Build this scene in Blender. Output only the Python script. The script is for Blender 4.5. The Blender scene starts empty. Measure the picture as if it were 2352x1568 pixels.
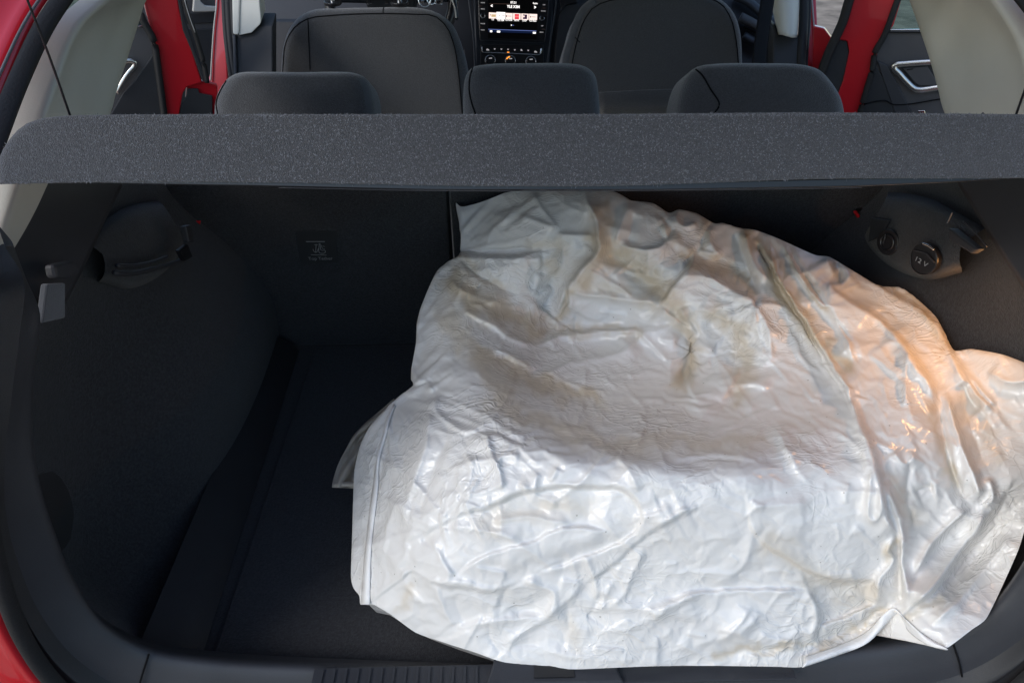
import bpy, bmesh, math, random
import numpy as np
from mathutils import Vector, Matrix
random.seed(7); rng = np.random.default_rng(11)
sc = bpy.context.scene
COL = sc.collection
R = math.radians

# ------------------------------------------------------------------ camera
# x right, y forward into the car, z up; z = 0 is the boot floor, y = 0 the rear sill
CAM = Vector((-0.065, -0.536, 0.942)); PITCH = R(35.0); YAW = R(-1.42)
cd = bpy.data.cameras.new("camera"); cam = bpy.data.objects.new("camera", cd); COL.objects.link(cam)
cd.sensor_width = 36; cd.lens = 26.02; cd.clip_start = 0.01; cd.clip_end = 4000
cam.location = CAM; cam.rotation_euler = (R(90) - PITCH, 0, YAW)
sc.camera = cam
# ------------------------------------------------------------------ world, sun, exposure
w = bpy.data.worlds.new("World"); sc.world = w; w.use_nodes = True
nt = w.node_tree; bg = nt.nodes["Background"]
sky = nt.nodes.new("ShaderNodeTexSky"); sky.sky_type = 'NISHITA'; sky.sun_disc = False
SUN_EL, SUN_AZ = R(35), R(-125)         # azimuth from +y (forward) towards +x
sky.sun_elevation = SUN_EL; sky.sun_rotation = SUN_AZ
sky.air_density = 1.3; sky.dust_density = 1.0; sky.ozone_density = 2.5
bg.inputs[1].default_value = 0.15
nt.links.new(sky.outputs[0], bg.inputs[0])
sd = bpy.data.lights.new("sun", 'SUN'); sd.energy = 0.85; sd.angle = R(20); sd.color = (1.0, 0.98, 0.96)
sun = bpy.data.objects.new("sun", sd); COL.objects.link(sun)
sdir = Vector((math.sin(SUN_AZ) * math.cos(SUN_EL), math.cos(SUN_AZ) * math.cos(SUN_EL), math.sin(SUN_EL)))
sun.rotation_euler = sdir.to_track_quat('Z', 'Y').to_euler()
sc.view_settings.view_transform = 'Standard'; sc.view_settings.look = 'None'
sc.view_settings.exposure = 0.6; sc.view_settings.gamma = 1.0

# ------------------------------------------------------------------ surveying helpers
bpy.context.view_layer.update()
MW = cam.matrix_world.copy(); MR = MW.to_3x3()
F = 26.02 / 36 * 2352.0
def ray(u, v):
    return MR @ Vector(((u - 1176) / F, -(v - 784) / F, -1.0))
def P(u, v, d):            # point at depth d along the view axis
    return CAM + ray(u, v) * d
def hp(u, v, p0, n):       # on a plane
    r = ray(u, v); n = Vector(n)
    return CAM + r * ((Vector(p0) - CAM).dot(n) / r.dot(n))
def hx(u, v, x): return hp(u, v, (x, 0, 0), (1, 0, 0))
def hy(u, v, y): return hp(u, v, (0, y, 0), (0, 1, 0))
def hz(u, v, z): return hp(u, v, (0, 0, z), (0, 0, 1))

# ------------------------------------------------------------------ materials
def mat(name, col, rough=0.6, spec=0.3, metal=0.0, bump=0.0, scale=300.0, vary=0.0, vscale=8.0, coat=0.0,
        emit=None, estr=0.0, sheen=0.0, kind='noise', detail=3.0, stretch=(1, 1, 1), tint2=None):
    m = bpy.data.materials.new(name); m.use_nodes = True
    t = m.node_tree; b = t.nodes["Principled BSDF"]
    b.inputs["Base Color"].default_value = (*col, 1); b.inputs["Roughness"].default_value = rough
    b.inputs["Specular IOR Level"].default_value = spec; b.inputs["Metallic"].default_value = metal
    b.inputs["Coat Weight"].default_value = coat; b.inputs["Coat Roughness"].default_value = 0.05
    if sheen: b.inputs["Sheen Weight"].default_value = sheen; b.inputs["Sheen Roughness"].default_value = 0.6
    if emit: b.inputs["Emission Color"].default_value = (*emit, 1); b.inputs["Emission Strength"].default_value = estr
    tc = t.nodes.new("ShaderNodeTexCoord"); mp = t.nodes.new("ShaderNodeMapping")
    mp.inputs["Scale"].default_value = stretch; t.links.new(tc.outputs["Object"], mp.inputs[0])
    if vary:
        n = t.nodes.new("ShaderNodeTexNoise"); n.inputs["Scale"].default_value = vscale; n.inputs["Detail"].default_value = 6
        t.links.new(mp.outputs[0], n.inputs["Vector"])
        cr = t.nodes.new("ShaderNodeMix"); cr.data_type = 'RGBA'
        c2 = tint2 or tuple(min(1, c * (1 + vary)) for c in col)
        c1 = tuple(c * (1 - vary) for c in col) if not tint2 else col
        cr.inputs["A"].default_value = (*c1, 1); cr.inputs["B"].default_value = (*c2, 1)
        mr = t.nodes.new("ShaderNodeMapRange"); mr.inputs[1].default_value = .35; mr.inputs[2].default_value = .68
        t.links.new(n.outputs["Fac"], mr.inputs[0]); t.links.new(mr.outputs[0], cr.inputs["Factor"])
        t.links.new(cr.outputs["Result"], b.inputs["Base Color"])
    if bump:
        if kind == 'noise':
            n2 = t.nodes.new("ShaderNodeTexNoise"); n2.inputs["Detail"].default_value = detail; out = n2.outputs["Fac"]
        else:
            n2 = t.nodes.new("ShaderNodeTexVoronoi"); out = n2.outputs["Distance"]
        n2.inputs["Scale"].default_value = scale
        bp = t.nodes.new("ShaderNodeBump"); bp.inputs["Strength"].default_value = bump; bp.inputs["Distance"].default_value = 0.002
        t.links.new(mp.outputs[0], n2.inputs["Vector"]); t.links.new(out, bp.inputs["Height"])
        t.links.new(bp.outputs[0], b.inputs["Normal"])
    return m
M = {}
M['carpet'] = mat('boot_carpet', (.030, .031, .035), .95, .15, bump=.9, scale=600, vary=.3, vscale=260, sheen=.15)
M['shelf'] = mat('shelf_felt', (.052, .054, .062), .95, .15, bump=1.0, scale=900, vary=.3, vscale=700, sheen=.3)
M['fibre'] = mat('felt_fibre', (.155, .16, .18), .8, .3)
M['plastic'] = mat('black_grained_plastic', (.030, .031, .034), .55, .35, bump=.25, scale=900, vary=.12)
M['plastic2'] = mat('charcoal_trim', (.035, .037, .043), .5, .4, bump=.22, scale=900, vary=.1)
M['smooth'] = mat('smooth_black', (.012, .012, .014), .28, .5)
M['rubber'] = mat('seal_rubber', (.018, .018, .019), .6, .3, bump=.3, scale=300)
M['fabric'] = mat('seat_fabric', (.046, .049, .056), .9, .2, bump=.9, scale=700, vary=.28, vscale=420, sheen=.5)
M['fabric2'] = mat('paler_grey_fabric', (.075, .082, .095), .9, .2, bump=.5, scale=1100, vary=.1, vscale=40, sheen=.4)
M['seam'] = mat('seam_thread', (.008, .008, .009), .9, .1)
M['pillar'] = mat('grey_pillar_trim', (.56, .555, .50), .65, .3, bump=.12, scale=500, vary=.05)
M['door'] = mat('door_card', (.075, .074, .078), .6, .35, bump=.3, scale=800, vary=.1)
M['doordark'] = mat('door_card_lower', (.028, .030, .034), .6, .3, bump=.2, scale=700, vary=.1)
M['red'] = mat('red_paint', (.50, .010, .018), .32, .5, coat=.8, bump=.02, scale=40)
M['chrome'] = mat('satin_chrome', (.62, .60, .57), .25, .5, metal=.9)
M['brightchrome'] = mat('bright_chrome', (.9, .9, .92), .12, .5, metal=1.0)
M['redtab'] = mat('red_tab', (.55, .012, .02), .45, .4, bump=.1)
M['print'] = mat('white_print', (.32, .32, .32), .7, .2)
M['blueplastic'] = mat('dash_trim', (.026, .029, .037), .45, .45, bump=.15, scale=700)
M['beltweb'] = mat('belt_webbing', (.008, .009, .012), .8, .2, bump=.4, scale=900, stretch=(1, 1, 4))
M['ground'] = mat('asphalt_gravel', (.30, .235, .18), .95, .2, bump=.8, scale=18, vary=.35, vscale=5, detail=8)
M['headliner'] = mat('headliner', (.45, .44, .41), .9, .1)
M['screen'] = mat('screen_black', (.004, .004, .005), .12, .5)
def emis(n, c, s): return mat(n, (0, 0, 0), .5, 0, emit=c, estr=s)
M['ewhite'] = emis('screen_white', (1, .96, .94), 1.0)
M['epink'] = emis('screen_tile', (1, .80, .74), .78)
M['ecream'] = emis('screen_cream_print', (.75, .55, .28), .55)
M['ered'] = emis('screen_red', (.80, .03, .06), .7)
M['ered2'] = emis('screen_light_red', (1, .2, .2), .7)
M['epurple'] = emis('screen_violet', (.045, .012, .06), .6)
M['eblue'] = emis('screen_blue', (.25, .35, .85), .4)
M['edblue'] = emis('screen_dark_blue', (.01, .02, .07), .4)
M['edark'] = emis('screen_dark_print', (.12, .07, .06), .5)
M['egrey'] = emis('button_backlight', (.6, .6, .62), .38)
M['eamber'] = emis('amber_light', (1, .30, .04), 1.3)
M['lamp'] = emis('lamp_lens', (1, .55, .22), 3.0)
def glassmat():
    m = bpy.data.materials.new('window_glass'); m.use_nodes = True; t = m.node_tree
    t.nodes.clear(); o = t.nodes.new("ShaderNodeOutputMaterial"); mx = t.nodes.new("ShaderNodeMixShader")
    tr = t.nodes.new("ShaderNodeBsdfTransparent"); tr.inputs[0].default_value = (.62, .74, .72, 1)
    g = t.nodes.new("ShaderNodeBsdfGlossy"); g.inputs["Roughness"].default_value = .02
    fr = t.nodes.new("ShaderNodeFresnel"); fr.inputs[0].default_value = 1.5
    t.links.new(fr.outputs[0], mx.inputs[0]); t.links.new(tr.outputs[0], mx.inputs[1]); t.links.new(g.outputs[0], mx.inputs[2])
    t.links.new(mx.outputs[0], o.inputs[0]); return m
M['glass'] = glassmat()
def filmmat(name='white_polythene', base=(.87, .855, .83), base2=(.84, .81, .76), trans=.14, rough=.25, bump=.55):
    m = bpy.data.materials.new(name); m.use_nodes = True; t = m.node_tree; b = t.nodes["Principled BSDF"]
    o = t.nodes["Material Output"]
    tc = t.nodes.new("ShaderNodeTexCoord")
    n = t.nodes.new("ShaderNodeTexNoise"); n.inputs["Scale"].default_value = 5; n.inputs["Detail"].default_value = 7
    t.links.new(tc.outputs["Object"], n.inputs["Vector"])
    mr = t.nodes.new("ShaderNodeMapRange"); mr.inputs[1].default_value = .45; mr.inputs[2].default_value = .75
    t.links.new(n.outputs["Fac"], mr.inputs[0])
    mx = t.nodes.new("ShaderNodeMix"); mx.data_type = 'RGBA'
    mx.inputs["A"].default_value = (*base, 1); mx.inputs["B"].default_value = (*base2, 1)
    t.links.new(mr.outputs[0], mx.inputs["Factor"])
    # sparse dust specks
    vo = t.nodes.new("ShaderNodeTexVoronoi"); vo.inputs["Scale"].default_value = 38
    t.links.new(tc.outputs["Object"], vo.inputs["Vector"])
    lt = t.nodes.new("ShaderNodeMath"); lt.operation = 'LESS_THAN'; lt.inputs[1].default_value = .045
    t.links.new(vo.outputs["Distance"], lt.inputs[0])
    mx2 = t.nodes.new("ShaderNodeMix"); mx2.data_type = 'RGBA'; mx2.inputs["B"].default_value = (.22, .19, .16, 1)
    ml = t.nodes.new("ShaderNodeMath"); ml.operation = 'MULTIPLY'; ml.inputs[1].default_value = .55
    t.links.new(lt.outputs[0], ml.inputs[0]); t.links.new(ml.outputs[0], mx2.inputs["Factor"])
    t.links.new(mx.outputs["Result"], mx2.inputs["A"]); t.links.new(mx2.outputs["Result"], b.inputs["Base Color"])
    at = t.nodes.new("ShaderNodeAttribute"); at.attribute_name = 'shade_load_tint'  # tan tint: hollow shade and showing load painted into the film colour
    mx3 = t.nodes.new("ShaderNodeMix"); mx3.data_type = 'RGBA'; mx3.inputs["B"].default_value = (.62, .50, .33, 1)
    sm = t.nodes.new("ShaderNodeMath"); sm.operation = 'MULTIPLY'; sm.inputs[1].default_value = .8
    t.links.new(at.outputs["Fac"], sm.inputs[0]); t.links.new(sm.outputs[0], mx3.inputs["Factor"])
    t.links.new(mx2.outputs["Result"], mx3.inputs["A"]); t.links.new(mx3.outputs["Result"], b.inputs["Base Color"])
    b.inputs["Roughness"].default_value = rough; b.inputs["Specular IOR Level"].default_value = .6
    # fine film crinkle: sharp creases from two warped voronoi edge nets + soft noise
    wn = t.nodes.new("ShaderNodeTexNoise"); wn.inputs["Scale"].default_value = 9; wn.inputs["Detail"].default_value = 3
    t.links.new(tc.outputs["Object"], wn.inputs["Vector"])
    av = t.nodes.new("ShaderNodeMixRGB"); av.blend_type = 'ADD'; av.inputs[0].default_value = .12
    t.links.new(tc.outputs["Object"], av.inputs[1]); t.links.new(wn.outputs["Color"], av.inputs[2])
    hs = None
    for rot, sx_, sy_, am in ((.3, 9, 48, .8), (1.2, 12, 40, .7), (-.5, 18, 26, 1.0), (.9, 34, 60, .6)):
        v2 = t.nodes.new("ShaderNodeTexVoronoi"); v2.feature = 'DISTANCE_TO_EDGE'; v2.inputs["Scale"].default_value = 1
        mp2 = t.nodes.new("ShaderNodeMapping"); mp2.inputs["Rotation"].default_value = (rot * .6, rot * .4, rot); mp2.inputs["Scale"].default_value = (sx_, sy_, sx_ * 1.6)
        t.links.new(av.outputs[0], mp2.inputs[0]); t.links.new(mp2.outputs[0], v2.inputs["Vector"])
        mr2 = t.nodes.new("ShaderNodeMapRange"); mr2.inputs[1].default_value = 0; mr2.inputs[2].default_value = .07
        mr2.inputs[3].default_value = am; mr2.inputs[4].default_value = 0
        t.links.new(v2.outputs["Distance"], mr2.inputs[0])
        if hs is None: hs = mr2.outputs[0]
        else:
            ad = t.nodes.new("ShaderNodeMath"); ad.operation = 'ADD'
            t.links.new(hs, ad.inputs[0]); t.links.new(mr2.outputs[0], ad.inputs[1]); hs = ad.outputs[0]
    pn = t.nodes.new("ShaderNodeTexNoise"); pn.inputs["Scale"].default_value = 6; pn.inputs["Detail"].default_value = 2
    t.links.new(tc.outputs["Object"], pn.inputs["Vector"])
    pr = t.nodes.new("ShaderNodeMapRange"); pr.inputs[1].default_value = .40; pr.inputs[2].default_value = .66
    t.links.new(pn.outputs["Fac"], pr.inputs[0])
    mm = t.nodes.new("ShaderNodeMath"); mm.operation = 'MULTIPLY'
    t.links.new(hs, mm.inputs[0]); t.links.new(pr.outputs[0], mm.inputs[1])
    bp = t.nodes.new("ShaderNodeBump"); bp.inputs["Strength"].default_value = bump; bp.inputs["Distance"].default_value = .0014
    t.links.new(mm.outputs[0], bp.inputs["Height"]); t.links.new(bp.outputs[0], b.inputs["Normal"])
    tl = t.nodes.new("ShaderNodeBsdfTranslucent"); tl.inputs[0].default_value = (.86, .74, .58, 1)
    ms = t.nodes.new("ShaderNodeMixShader"); ms.inputs[0].default_value = trans
    t.links.new(b.outputs[0], ms.inputs[1]); t.links.new(tl.outputs[0], ms.inputs[2]); t.links.new(ms.outputs[0], o.inputs[0])
    return m
M['film'] = filmmat()
M['hem'] = filmmat('white_hem', (.88, .87, .86), (.84, .83, .81), .08, .45, .2)
M['filmthin'] = filmmat('thin_translucent_polythene', (.50, .46, .40), (.42, .38, .32), .35, .35, .5)

# ------------------------------------------------------------------ mesh helpers
def link(name, me, m=None, parent=None, smooth=True):
    o = bpy.data.objects.new(name, me); COL.objects.link(o)
    if m is not None: me.materials.append(M[m] if isinstance(m, str) else m)
    if smooth and len(me.polygons): me.polygons.foreach_set("use_smooth", [True] * len(me.polygons))
    if parent: o.parent = parent
    return o
def empty(name, label=None, cat=None, loc=(0, 0, 0), parent=None, group=None):
    o = bpy.data.objects.new(name, None); COL.objects.link(o); o.location = loc; o.empty_display_size = .05
    if label: o['label'] = label
    if cat: o['category'] = cat
    if group: o['group'] = group
    if parent: o.parent = parent
    return o
def pydata(name, vs, fs, m, parent=None, smooth=True):
    me = bpy.data.meshes.new(name); me.from_pydata([tuple(v) for v in vs], [], fs); me.update()
    return link(name, me, m, parent, smooth)
def catmull(pts, n):
    pts = np.array([list(p) for p in pts], float)
    if len(pts) == 2:
        t = np.linspace(0, 1, n)[:, None]; return pts[0] * (1 - t) + pts[1] * t
    seg = np.linalg.norm(np.diff(pts, axis=0), axis=1); k = np.concatenate([[0], np.cumsum(np.sqrt(seg + 1e-9))])
    e = np.vstack([2 * pts[0] - pts[1], pts, 2 * pts[-1] - pts[-2]])
    ke = np.concatenate([[k[0] - (k[1] - k[0])], k, [k[-1] + (k[-1] - k[-2])]])
    arc = np.concatenate([[0], np.cumsum(seg)]); tt = np.interp(np.linspace(0, arc[-1], n), arc, k)
    out = []
    for t in tt:
        i = min(max(int(np.searchsorted(k, t, 'right') - 1), 0), len(pts) - 2)
        p0, p1, p2, p3 = e[i:i + 4]; t0, t1, t2, t3 = ke[i:i + 4]
        a1 = (t1 - t) / (t1 - t0) * p0 + (t - t0) / (t1 - t0) * p1
        a2 = (t2 - t) / (t2 - t1) * p1 + (t - t1) / (t2 - t1) * p2
        a3 = (t3 - t) / (t3 - t2) * p2 + (t - t2) / (t3 - t2) * p3
        b1 = (t2 - t) / (t2 - t0) * a1 + (t - t0) / (t2 - t0) * a2
        b2 = (t3 - t) / (t3 - t1) * a2 + (t - t1) / (t3 - t1) * a3
        out.append((t2 - t) / (t2 - t1) * b1 + (t - t1) / (t2 - t1) * b2)
    return np.array(out)
def loft(name, rows, m, parent=None, n=40, sub=3, mirror=False, closed=False, smooth=True, straight=False, thick=0.0):
    """skin between poly-curves (each a list of 3-D points)"""
    rr = [catmull(r, n) for r in rows]
    if sub > 1 and len(rr) > 2 and not straight:
        A = np.stack(rr, 1)                                  # n, rows, 3
        A = np.stack([catmull(a, (len(rr) - 1) * sub + 1) for a in A], 0)
        rr = [A[:, j] for j in range(A.shape[1])]
    if mirror: rr = [r * np.array([-1, 1, 1]) for r in rr]
    vs = np.vstack(rr); fs = []
    for i in range(len(rr) - 1):
        for j in range(n - 1):
            a = i * n + j; f = (a, a + 1, a + n + 1, a + n)
            fs.append(f if not mirror else f[::-1])
    o = pydata(name, vs, fs, m, parent, smooth)
    if thick:
        so = o.modifiers.new('thickness', 'SOLIDIFY'); so.thickness = thick; so.offset = 0
    return o
def slab(name, pts, ext, m, parent=None, bevel=.0, seg=2, smooth=False):
    """outline of 3-D points extruded by vector ext"""
    ext = Vector(ext); n = len(pts)
    bm = bmesh.new(); a = [bm.verts.new(p) for p in pts]; b = [bm.verts.new(Vector(p) + ext) for p in pts]
    bm.faces.new(a); bm.faces.new(b[::-1])
    for i in range(n): bm.faces.new((a[i], b[i], b[(i + 1) % n], a[(i + 1) % n]))
    bmesh.ops.recalc_face_normals(bm, faces=bm.faces)
    if bevel: bmesh.ops.bevel(bm, geom=bm.edges[:] , offset=bevel, segments=seg, affect='EDGES', profile=.5, clamp_overlap=True)
    me = bpy.data.meshes.new(name); bm.to_mesh(me); bm.free()
    return link(name, me, m, parent, smooth)
def smoothpoly(pts, n=60):
    p = [list(q) for q in pts]; k = len(p)
    c = catmull(p[-2:] + p + p[:2], n * 3)
    # take the section between p[0] and p[k-1]+closing
    q = catmull(p + [p[0]], n + 1)[:-1]
    return [Vector(x) for x in q]
def tube(name, pts, r, m, parent=None, n=None, seg=8, flat=1.0, up=(0, 0, 1)):
    pts = catmull(pts, n or max(8, len(pts) * 5)); up = np.array(up, float)
    vs, fs = [], []
    for i, p in enumerate(pts):
        t = pts[min(i + 1, len(pts) - 1)] - pts[max(i - 1, 0)]; t /= np.linalg.norm(t) + 1e-12
        a = np.cross(t, up); a /= np.linalg.norm(a) + 1e-12; b = np.cross(a, t)
        for k in range(seg):
            an = 2 * math.pi * k / seg; vs.append(p + a * math.cos(an) * r + b * math.sin(an) * r * flat)
    L = len(pts)
    for i in range(L - 1):
        for k in range(seg):
            fs.append((i * seg + k, i * seg + (k + 1) % seg, (i + 1) * seg + (k + 1) % seg, (i + 1) * seg + k))
    fs.append(tuple(range(seg))[::-1]); fs.append(tuple(range((L - 1) * seg, L * seg)))
    return pydata(name, vs, fs, m, parent)
def box(name, c, size, m, parent=None, bevel=.003, rot=None, seg=2):
    bm = bmesh.new(); bmesh.ops.create_cube(bm, size=1)
    bmesh.ops.scale(bm, vec=size, verts=bm.verts)
    if bevel: bmesh.ops.bevel(bm, geom=bm.edges[:], offset=bevel, segments=seg, affect='EDGES', clamp_overlap=True)
    if rot is not None: bmesh.ops.rotate(bm, matrix=rot, verts=bm.verts, cent=(0, 0, 0))
    bmesh.ops.translate(bm, vec=c, verts=bm.verts)
    me = bpy.data.meshes.new(name); bm.to_mesh(me); bm.free()
    return link(name, me, m, parent, False)
def pillow(name, outline, nrm, thick, rnd, m, parent=None, n=72, dome=.01, smooth_outline=True):
    """upholstered block: outline (3-D, facing -nrm), rounded rim, slight dome, thickness along nrm"""
    nrm = Vector(nrm).normalized()
    o = smoothpoly(outline, n) if smooth_outline else [Vector(p) for p in outline]
    n = len(o); c = sum(o, Vector()) / n
    size = sum((p - c).length for p in o) / n
    rings = []
    for k in range(4):                     # side wall from the back up to the rim
        rings.append([p + nrm * (thick - (thick - rnd) * k / 3) for p in o])
    for k in range(1, 7):                  # quarter-round
        a = math.pi / 2 * k / 6
        s = 1 - rnd * (1 - math.cos(a)) / size; rings.append([c + (p - c) * s + nrm * (rnd * (1 - math.sin(a))) for p in o])
    s0 = 1 - rnd / size
    for k in range(1, 8):
        f = 1 - k / 8; s = s0 * f
        rings.append([c + (p - c) * s - nrm * dome * (1 - f * f) for p in o])
    vs = [v for r in rings for v in r] + [c - nrm * dome]
    fs = []
    for i in range(len(rings) - 1):
        for j in range(n):
            fs.append((i * n + j, i * n + (j + 1) % n, (i + 1) * n + (j + 1) % n, (i + 1) * n + j))
    L = (len(rings) - 1) * n
    for j in range(n): fs.append((L + j, L + (j + 1) % n, len(vs) - 1))
    return pydata(name, vs, fs, m, parent)
def disc(name, c, r, nrm, thick, m, parent=None, seg=32, bevel=0.0):
    nrm = Vector(nrm).normalized(); q = nrm.to_track_quat('Z', 'Y').to_matrix()
    return slab(name, [Vector(c) + q @ Vector((r * math.cos(2 * math.pi * k / seg), r * math.sin(2 * math.pi * k / seg), 0)) for k in range(seg)],
                nrm * thick, m, parent, bevel)
def ring(name, c, r, tr, nrm, m, parent=None, seg=40, ts=8, a0=0, a1=360):
    q = Vector(nrm).normalized().to_track_quat('Z', 'Y').to_matrix(); vs, fs = [], []
    full = abs(a1 - a0 - 360) < 1e-6; S = seg if full else seg + 1
    for i in range(S):
        a = R(a0 + (a1 - a0) * i / seg)
        for k in range(ts):
            b = 2 * math.pi * k / ts
            vs.append(Vector(c) + q @ Vector(((r + tr * math.cos(b)) * math.cos(a), (r + tr * math.cos(b)) * math.sin(a), tr * math.sin(b))))
    for i in range(seg if full else seg):
        for k in range(ts):
            fs.append((i * ts + k, ((i + 1) % S) * ts + k, ((i + 1) % S) * ts + (k + 1) % ts, i * ts + (k + 1) % ts))
    return pydata(name, vs, fs, m, parent)
def text(name, body, c, xdir, ydir, size, m, parent=None, squash=1.0, thick=0.0):
    cu = bpy.data.curves.new(name, 'FONT'); cu.body = body; cu.size = 1; cu.align_x = 'CENTER'; cu.align_y = 'CENTER'; cu.offset = thick
    to = bpy.data.objects.new(name, cu); COL.objects.link(to); bpy.context.view_layer.update()
    me = bpy.data.meshes.new_from_object(to); bpy.data.objects.remove(to); bpy.data.curves.remove(cu)
    x = Vector(xdir).normalized(); y = Vector(ydir); y = (y - x * y.dot(x)).normalized(); z = x.cross(y)
    mm = Matrix((x * size * squash, y * size, z * size)).transposed().to_4x4(); mm.translation = Vector(c)
    me.transform(mm); me.materials.clear()
    return link(name, me, m, parent, False)

# ================================================================== GROUND
g = slab('ground', [(-150, -150, -.66), (150, -150, -.66), (150, 150, -.66), (-150, 150, -.66)], (0, 0, .06), 'ground'); g['kind'] = 'structure'

# ================================================================== CAR
car = empty('car', 'red hatchback with its boot and rear doors open, seen into the load area', 'car', (0, .9, -.6))
bpy.context.view_layer.update()
def adopt(o):      # keep world placement when parented to the car empty
    return o
class _C: pass
CARINV = Matrix.Translation((0, -.9, .6))
def tocar(o):
    o.parent = car; o.matrix_parent_inverse = CARINV; return o

# ---- boot floor and shell
floor_pts = [(-.545, -.01, 0), (.545, -.01, 0), (.545, .83, 0), (-.545, .83, 0)]
bf = tocar(slab('boot_floor', floor_pts, (0, 0, -.02), 'carpet'))
# hinge joint and raised hatch board of the floor
slab('floor_board', [(-.46, .015, .003), (.46, .015, .003), (.46, .79, .003), (-.46, .79, .003)], (0, 0, .004), 'carpet', bf, bevel=.002)
tocar(box('floorpan', (0, 1.0, -.28), (1.4, 3.4, .04), 'rubber', bevel=0))
tocar(box('cabin_floor', (0, 1.6, -.14), (1.36, 1.6, .03), 'carpet', bevel=0))

# ---- rear seat backrests (60/40 split, joint near the middle)
def seatback(x0, x1):
    b = [(x0, .802, .0), (x1, .802, .0), (x1, .715, .44), (x0, .715, .44)]
    return slab('rear_backrest', b, (0, .09, .02), 'carpet', None, bevel=.006)
SPL = hy(1038, 560, .77).x
rb1 = tocar(seatback(-.655, SPL - .004)); rb2 = tocar(seatback(SPL + .004, .655))
rb1['label'] = 'wider carpeted back panel of the rear bench on the left'
rb2['label'] = 'carpeted back panel of the rear bench behind the white sheet'
for x0, x1, par in ((-.54, SPL - .005, rb1), (SPL + .005, .54, rb2)):   # upholstered shoulder above the panel
    slab('backrest_top', [(x0, .72, .42), (x1, .72, .42), (x1, .72, .455), (x0, .72, .455)], (0, .10, .01), 'fabric', par, bevel=.018, seg=3)
SBN = Vector((0, -.981, -.194)).normalized()      # plane of the seat back
def sbp(u, v, off=.0): return hp(u, v, Vector((0, .802, 0)) + SBN * off, SBN)
# anchor symbol patch on the left backrest
pa = slab('label_patch', [sbp(682, 530, .0012), (sbp(772, 530, .0012)), sbp(775, 602, .0012), sbp(690, 606, .0012)], SBN * .0015, 'plastic', rb1, bevel=.0006)
def stroke(par, pts, wd, m='print', plane=sbp, off=.004, name='lettering', nrm=SBN):
    pp = [plane(u, v, off) for u, v in pts]
    return tube(name, pp, wd, m, par, seg=4, n=max(2, len(pts) * 3), flat=.5, up=nrm)
stroke(rb1, [(703, 555), (746, 555)], .0009)
stroke(rb1, [(714, 585), (750, 586)], .0006)
stroke(rb1, [(726, 561), (725, 580)], .0006)
stroke(rb1, [(719, 572), (721, 577), (725, 580), (729, 577), (731, 571)], .0006)
stroke(rb1, [(722, 562), (730, 562)], .0005)
stroke(rb1, [(733, 559), (734, 581), (746, 581), (747, 575), (738, 575), (735, 559)], .0006)
stroke(rb1, [(738, 563), (741, 571), (746, 572)], .0005)
stroke(rb1, [(741, 565), (746, 567)], .0005)
text('lettering', 'Top Tether', sbp(736, 594, .004), (1, 0, 0), SBN.cross(Vector((1, 0, 0))), .0105, 'print', rb1, squash=.95)

# ---- rear head restraints
def headrest(pts, y, m='fabric'):
    return [hy(u, v, y) for u, v in pts]
HL = [(487, 330), (486, 262), (488, 232), (499, 202), (520, 176), (545, 165), (600, 163), (690, 164), (780, 163), (818, 166), (842, 178), (856, 210), (862, 262), (862, 330)]
HC = [(1064, 330), (1062, 262), (1062, 215), (1067, 172), (1080, 152), (1120, 143), (1200, 141), (1300, 141), (1345, 147), (1370, 165), (1380, 205), (1384, 262), (1384, 330)]
HR = [(1566, 330), (1566, 262), (1573, 215), (1590, 172), (1612, 151), (1660, 143), (1760, 142), (1850, 145), (1890, 157), (1920, 188), (1942, 225), (1950, 262), (1950, 330)]
HL = [(u - 8, v - 6) for u, v in HL]; HC = [(u, v - 4) for u, v in HC]; HR = [(u + 6 if u > 1750 else u - 3, v - 5) for u, v in HR]
for H, sm in ((HL, [(500, 262), (497, 236), (505, 212), (520, 186)]), (HC, [(1092, 262), (1084, 238), (1078, 210), (1080, 175), (1086, 156)]),
              (HR, [(1640, 262), (1652, 240), (1632, 205), (1612, 172), (1598, 160)])):
    par = rb1 if H is HL else rb2
    h = pillow('headrest', headrest(H, .80), (0, 1, -.50), .12, .036, 'fabric', par, n=90, dome=.012)
    cx = sum(p[0] for p in H) / len(H)
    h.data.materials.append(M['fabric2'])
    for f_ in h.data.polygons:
        if f_.normal.x < -.62: f_.material_index = 1  # left-facing faces coloured paler for the light from the left
    for du in (-70, 70):
        a = hy(cx + du, 330, .86); tube('headrest_post', [a, a - Vector((0, 0, .1))], .006, 'chrome', par)
    # piping seam follows the left shoulder of each cushion
    sp = [hy(u, v, .80) + Vector((0, .002 + .018 * (1 - i / 4.) ** 2 * 0, 0)) for i, (u, v) in enumerate(sm)]
    # project seam on the cushion with a ray test
    dg = None
    me = h.data
    from mathutils.bvhtree import BVHTree
    bv = BVHTree.FromPolygons([v.co for v in me.vertices], [p.vertices for p in me.polygons])
    q = []
    for u, v in catmull(sm, 14):
        r = ray(u, v).normalized(); hit = bv.ray_cast(CAM, r)
        if hit[0]: q.append(hit[0] + (CAM - hit[0]).normalized() * .0004)
    if len(q) > 3: tube('seam', q, .0016, 'seam', par, n=len(q) * 2, seg=6)

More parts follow.
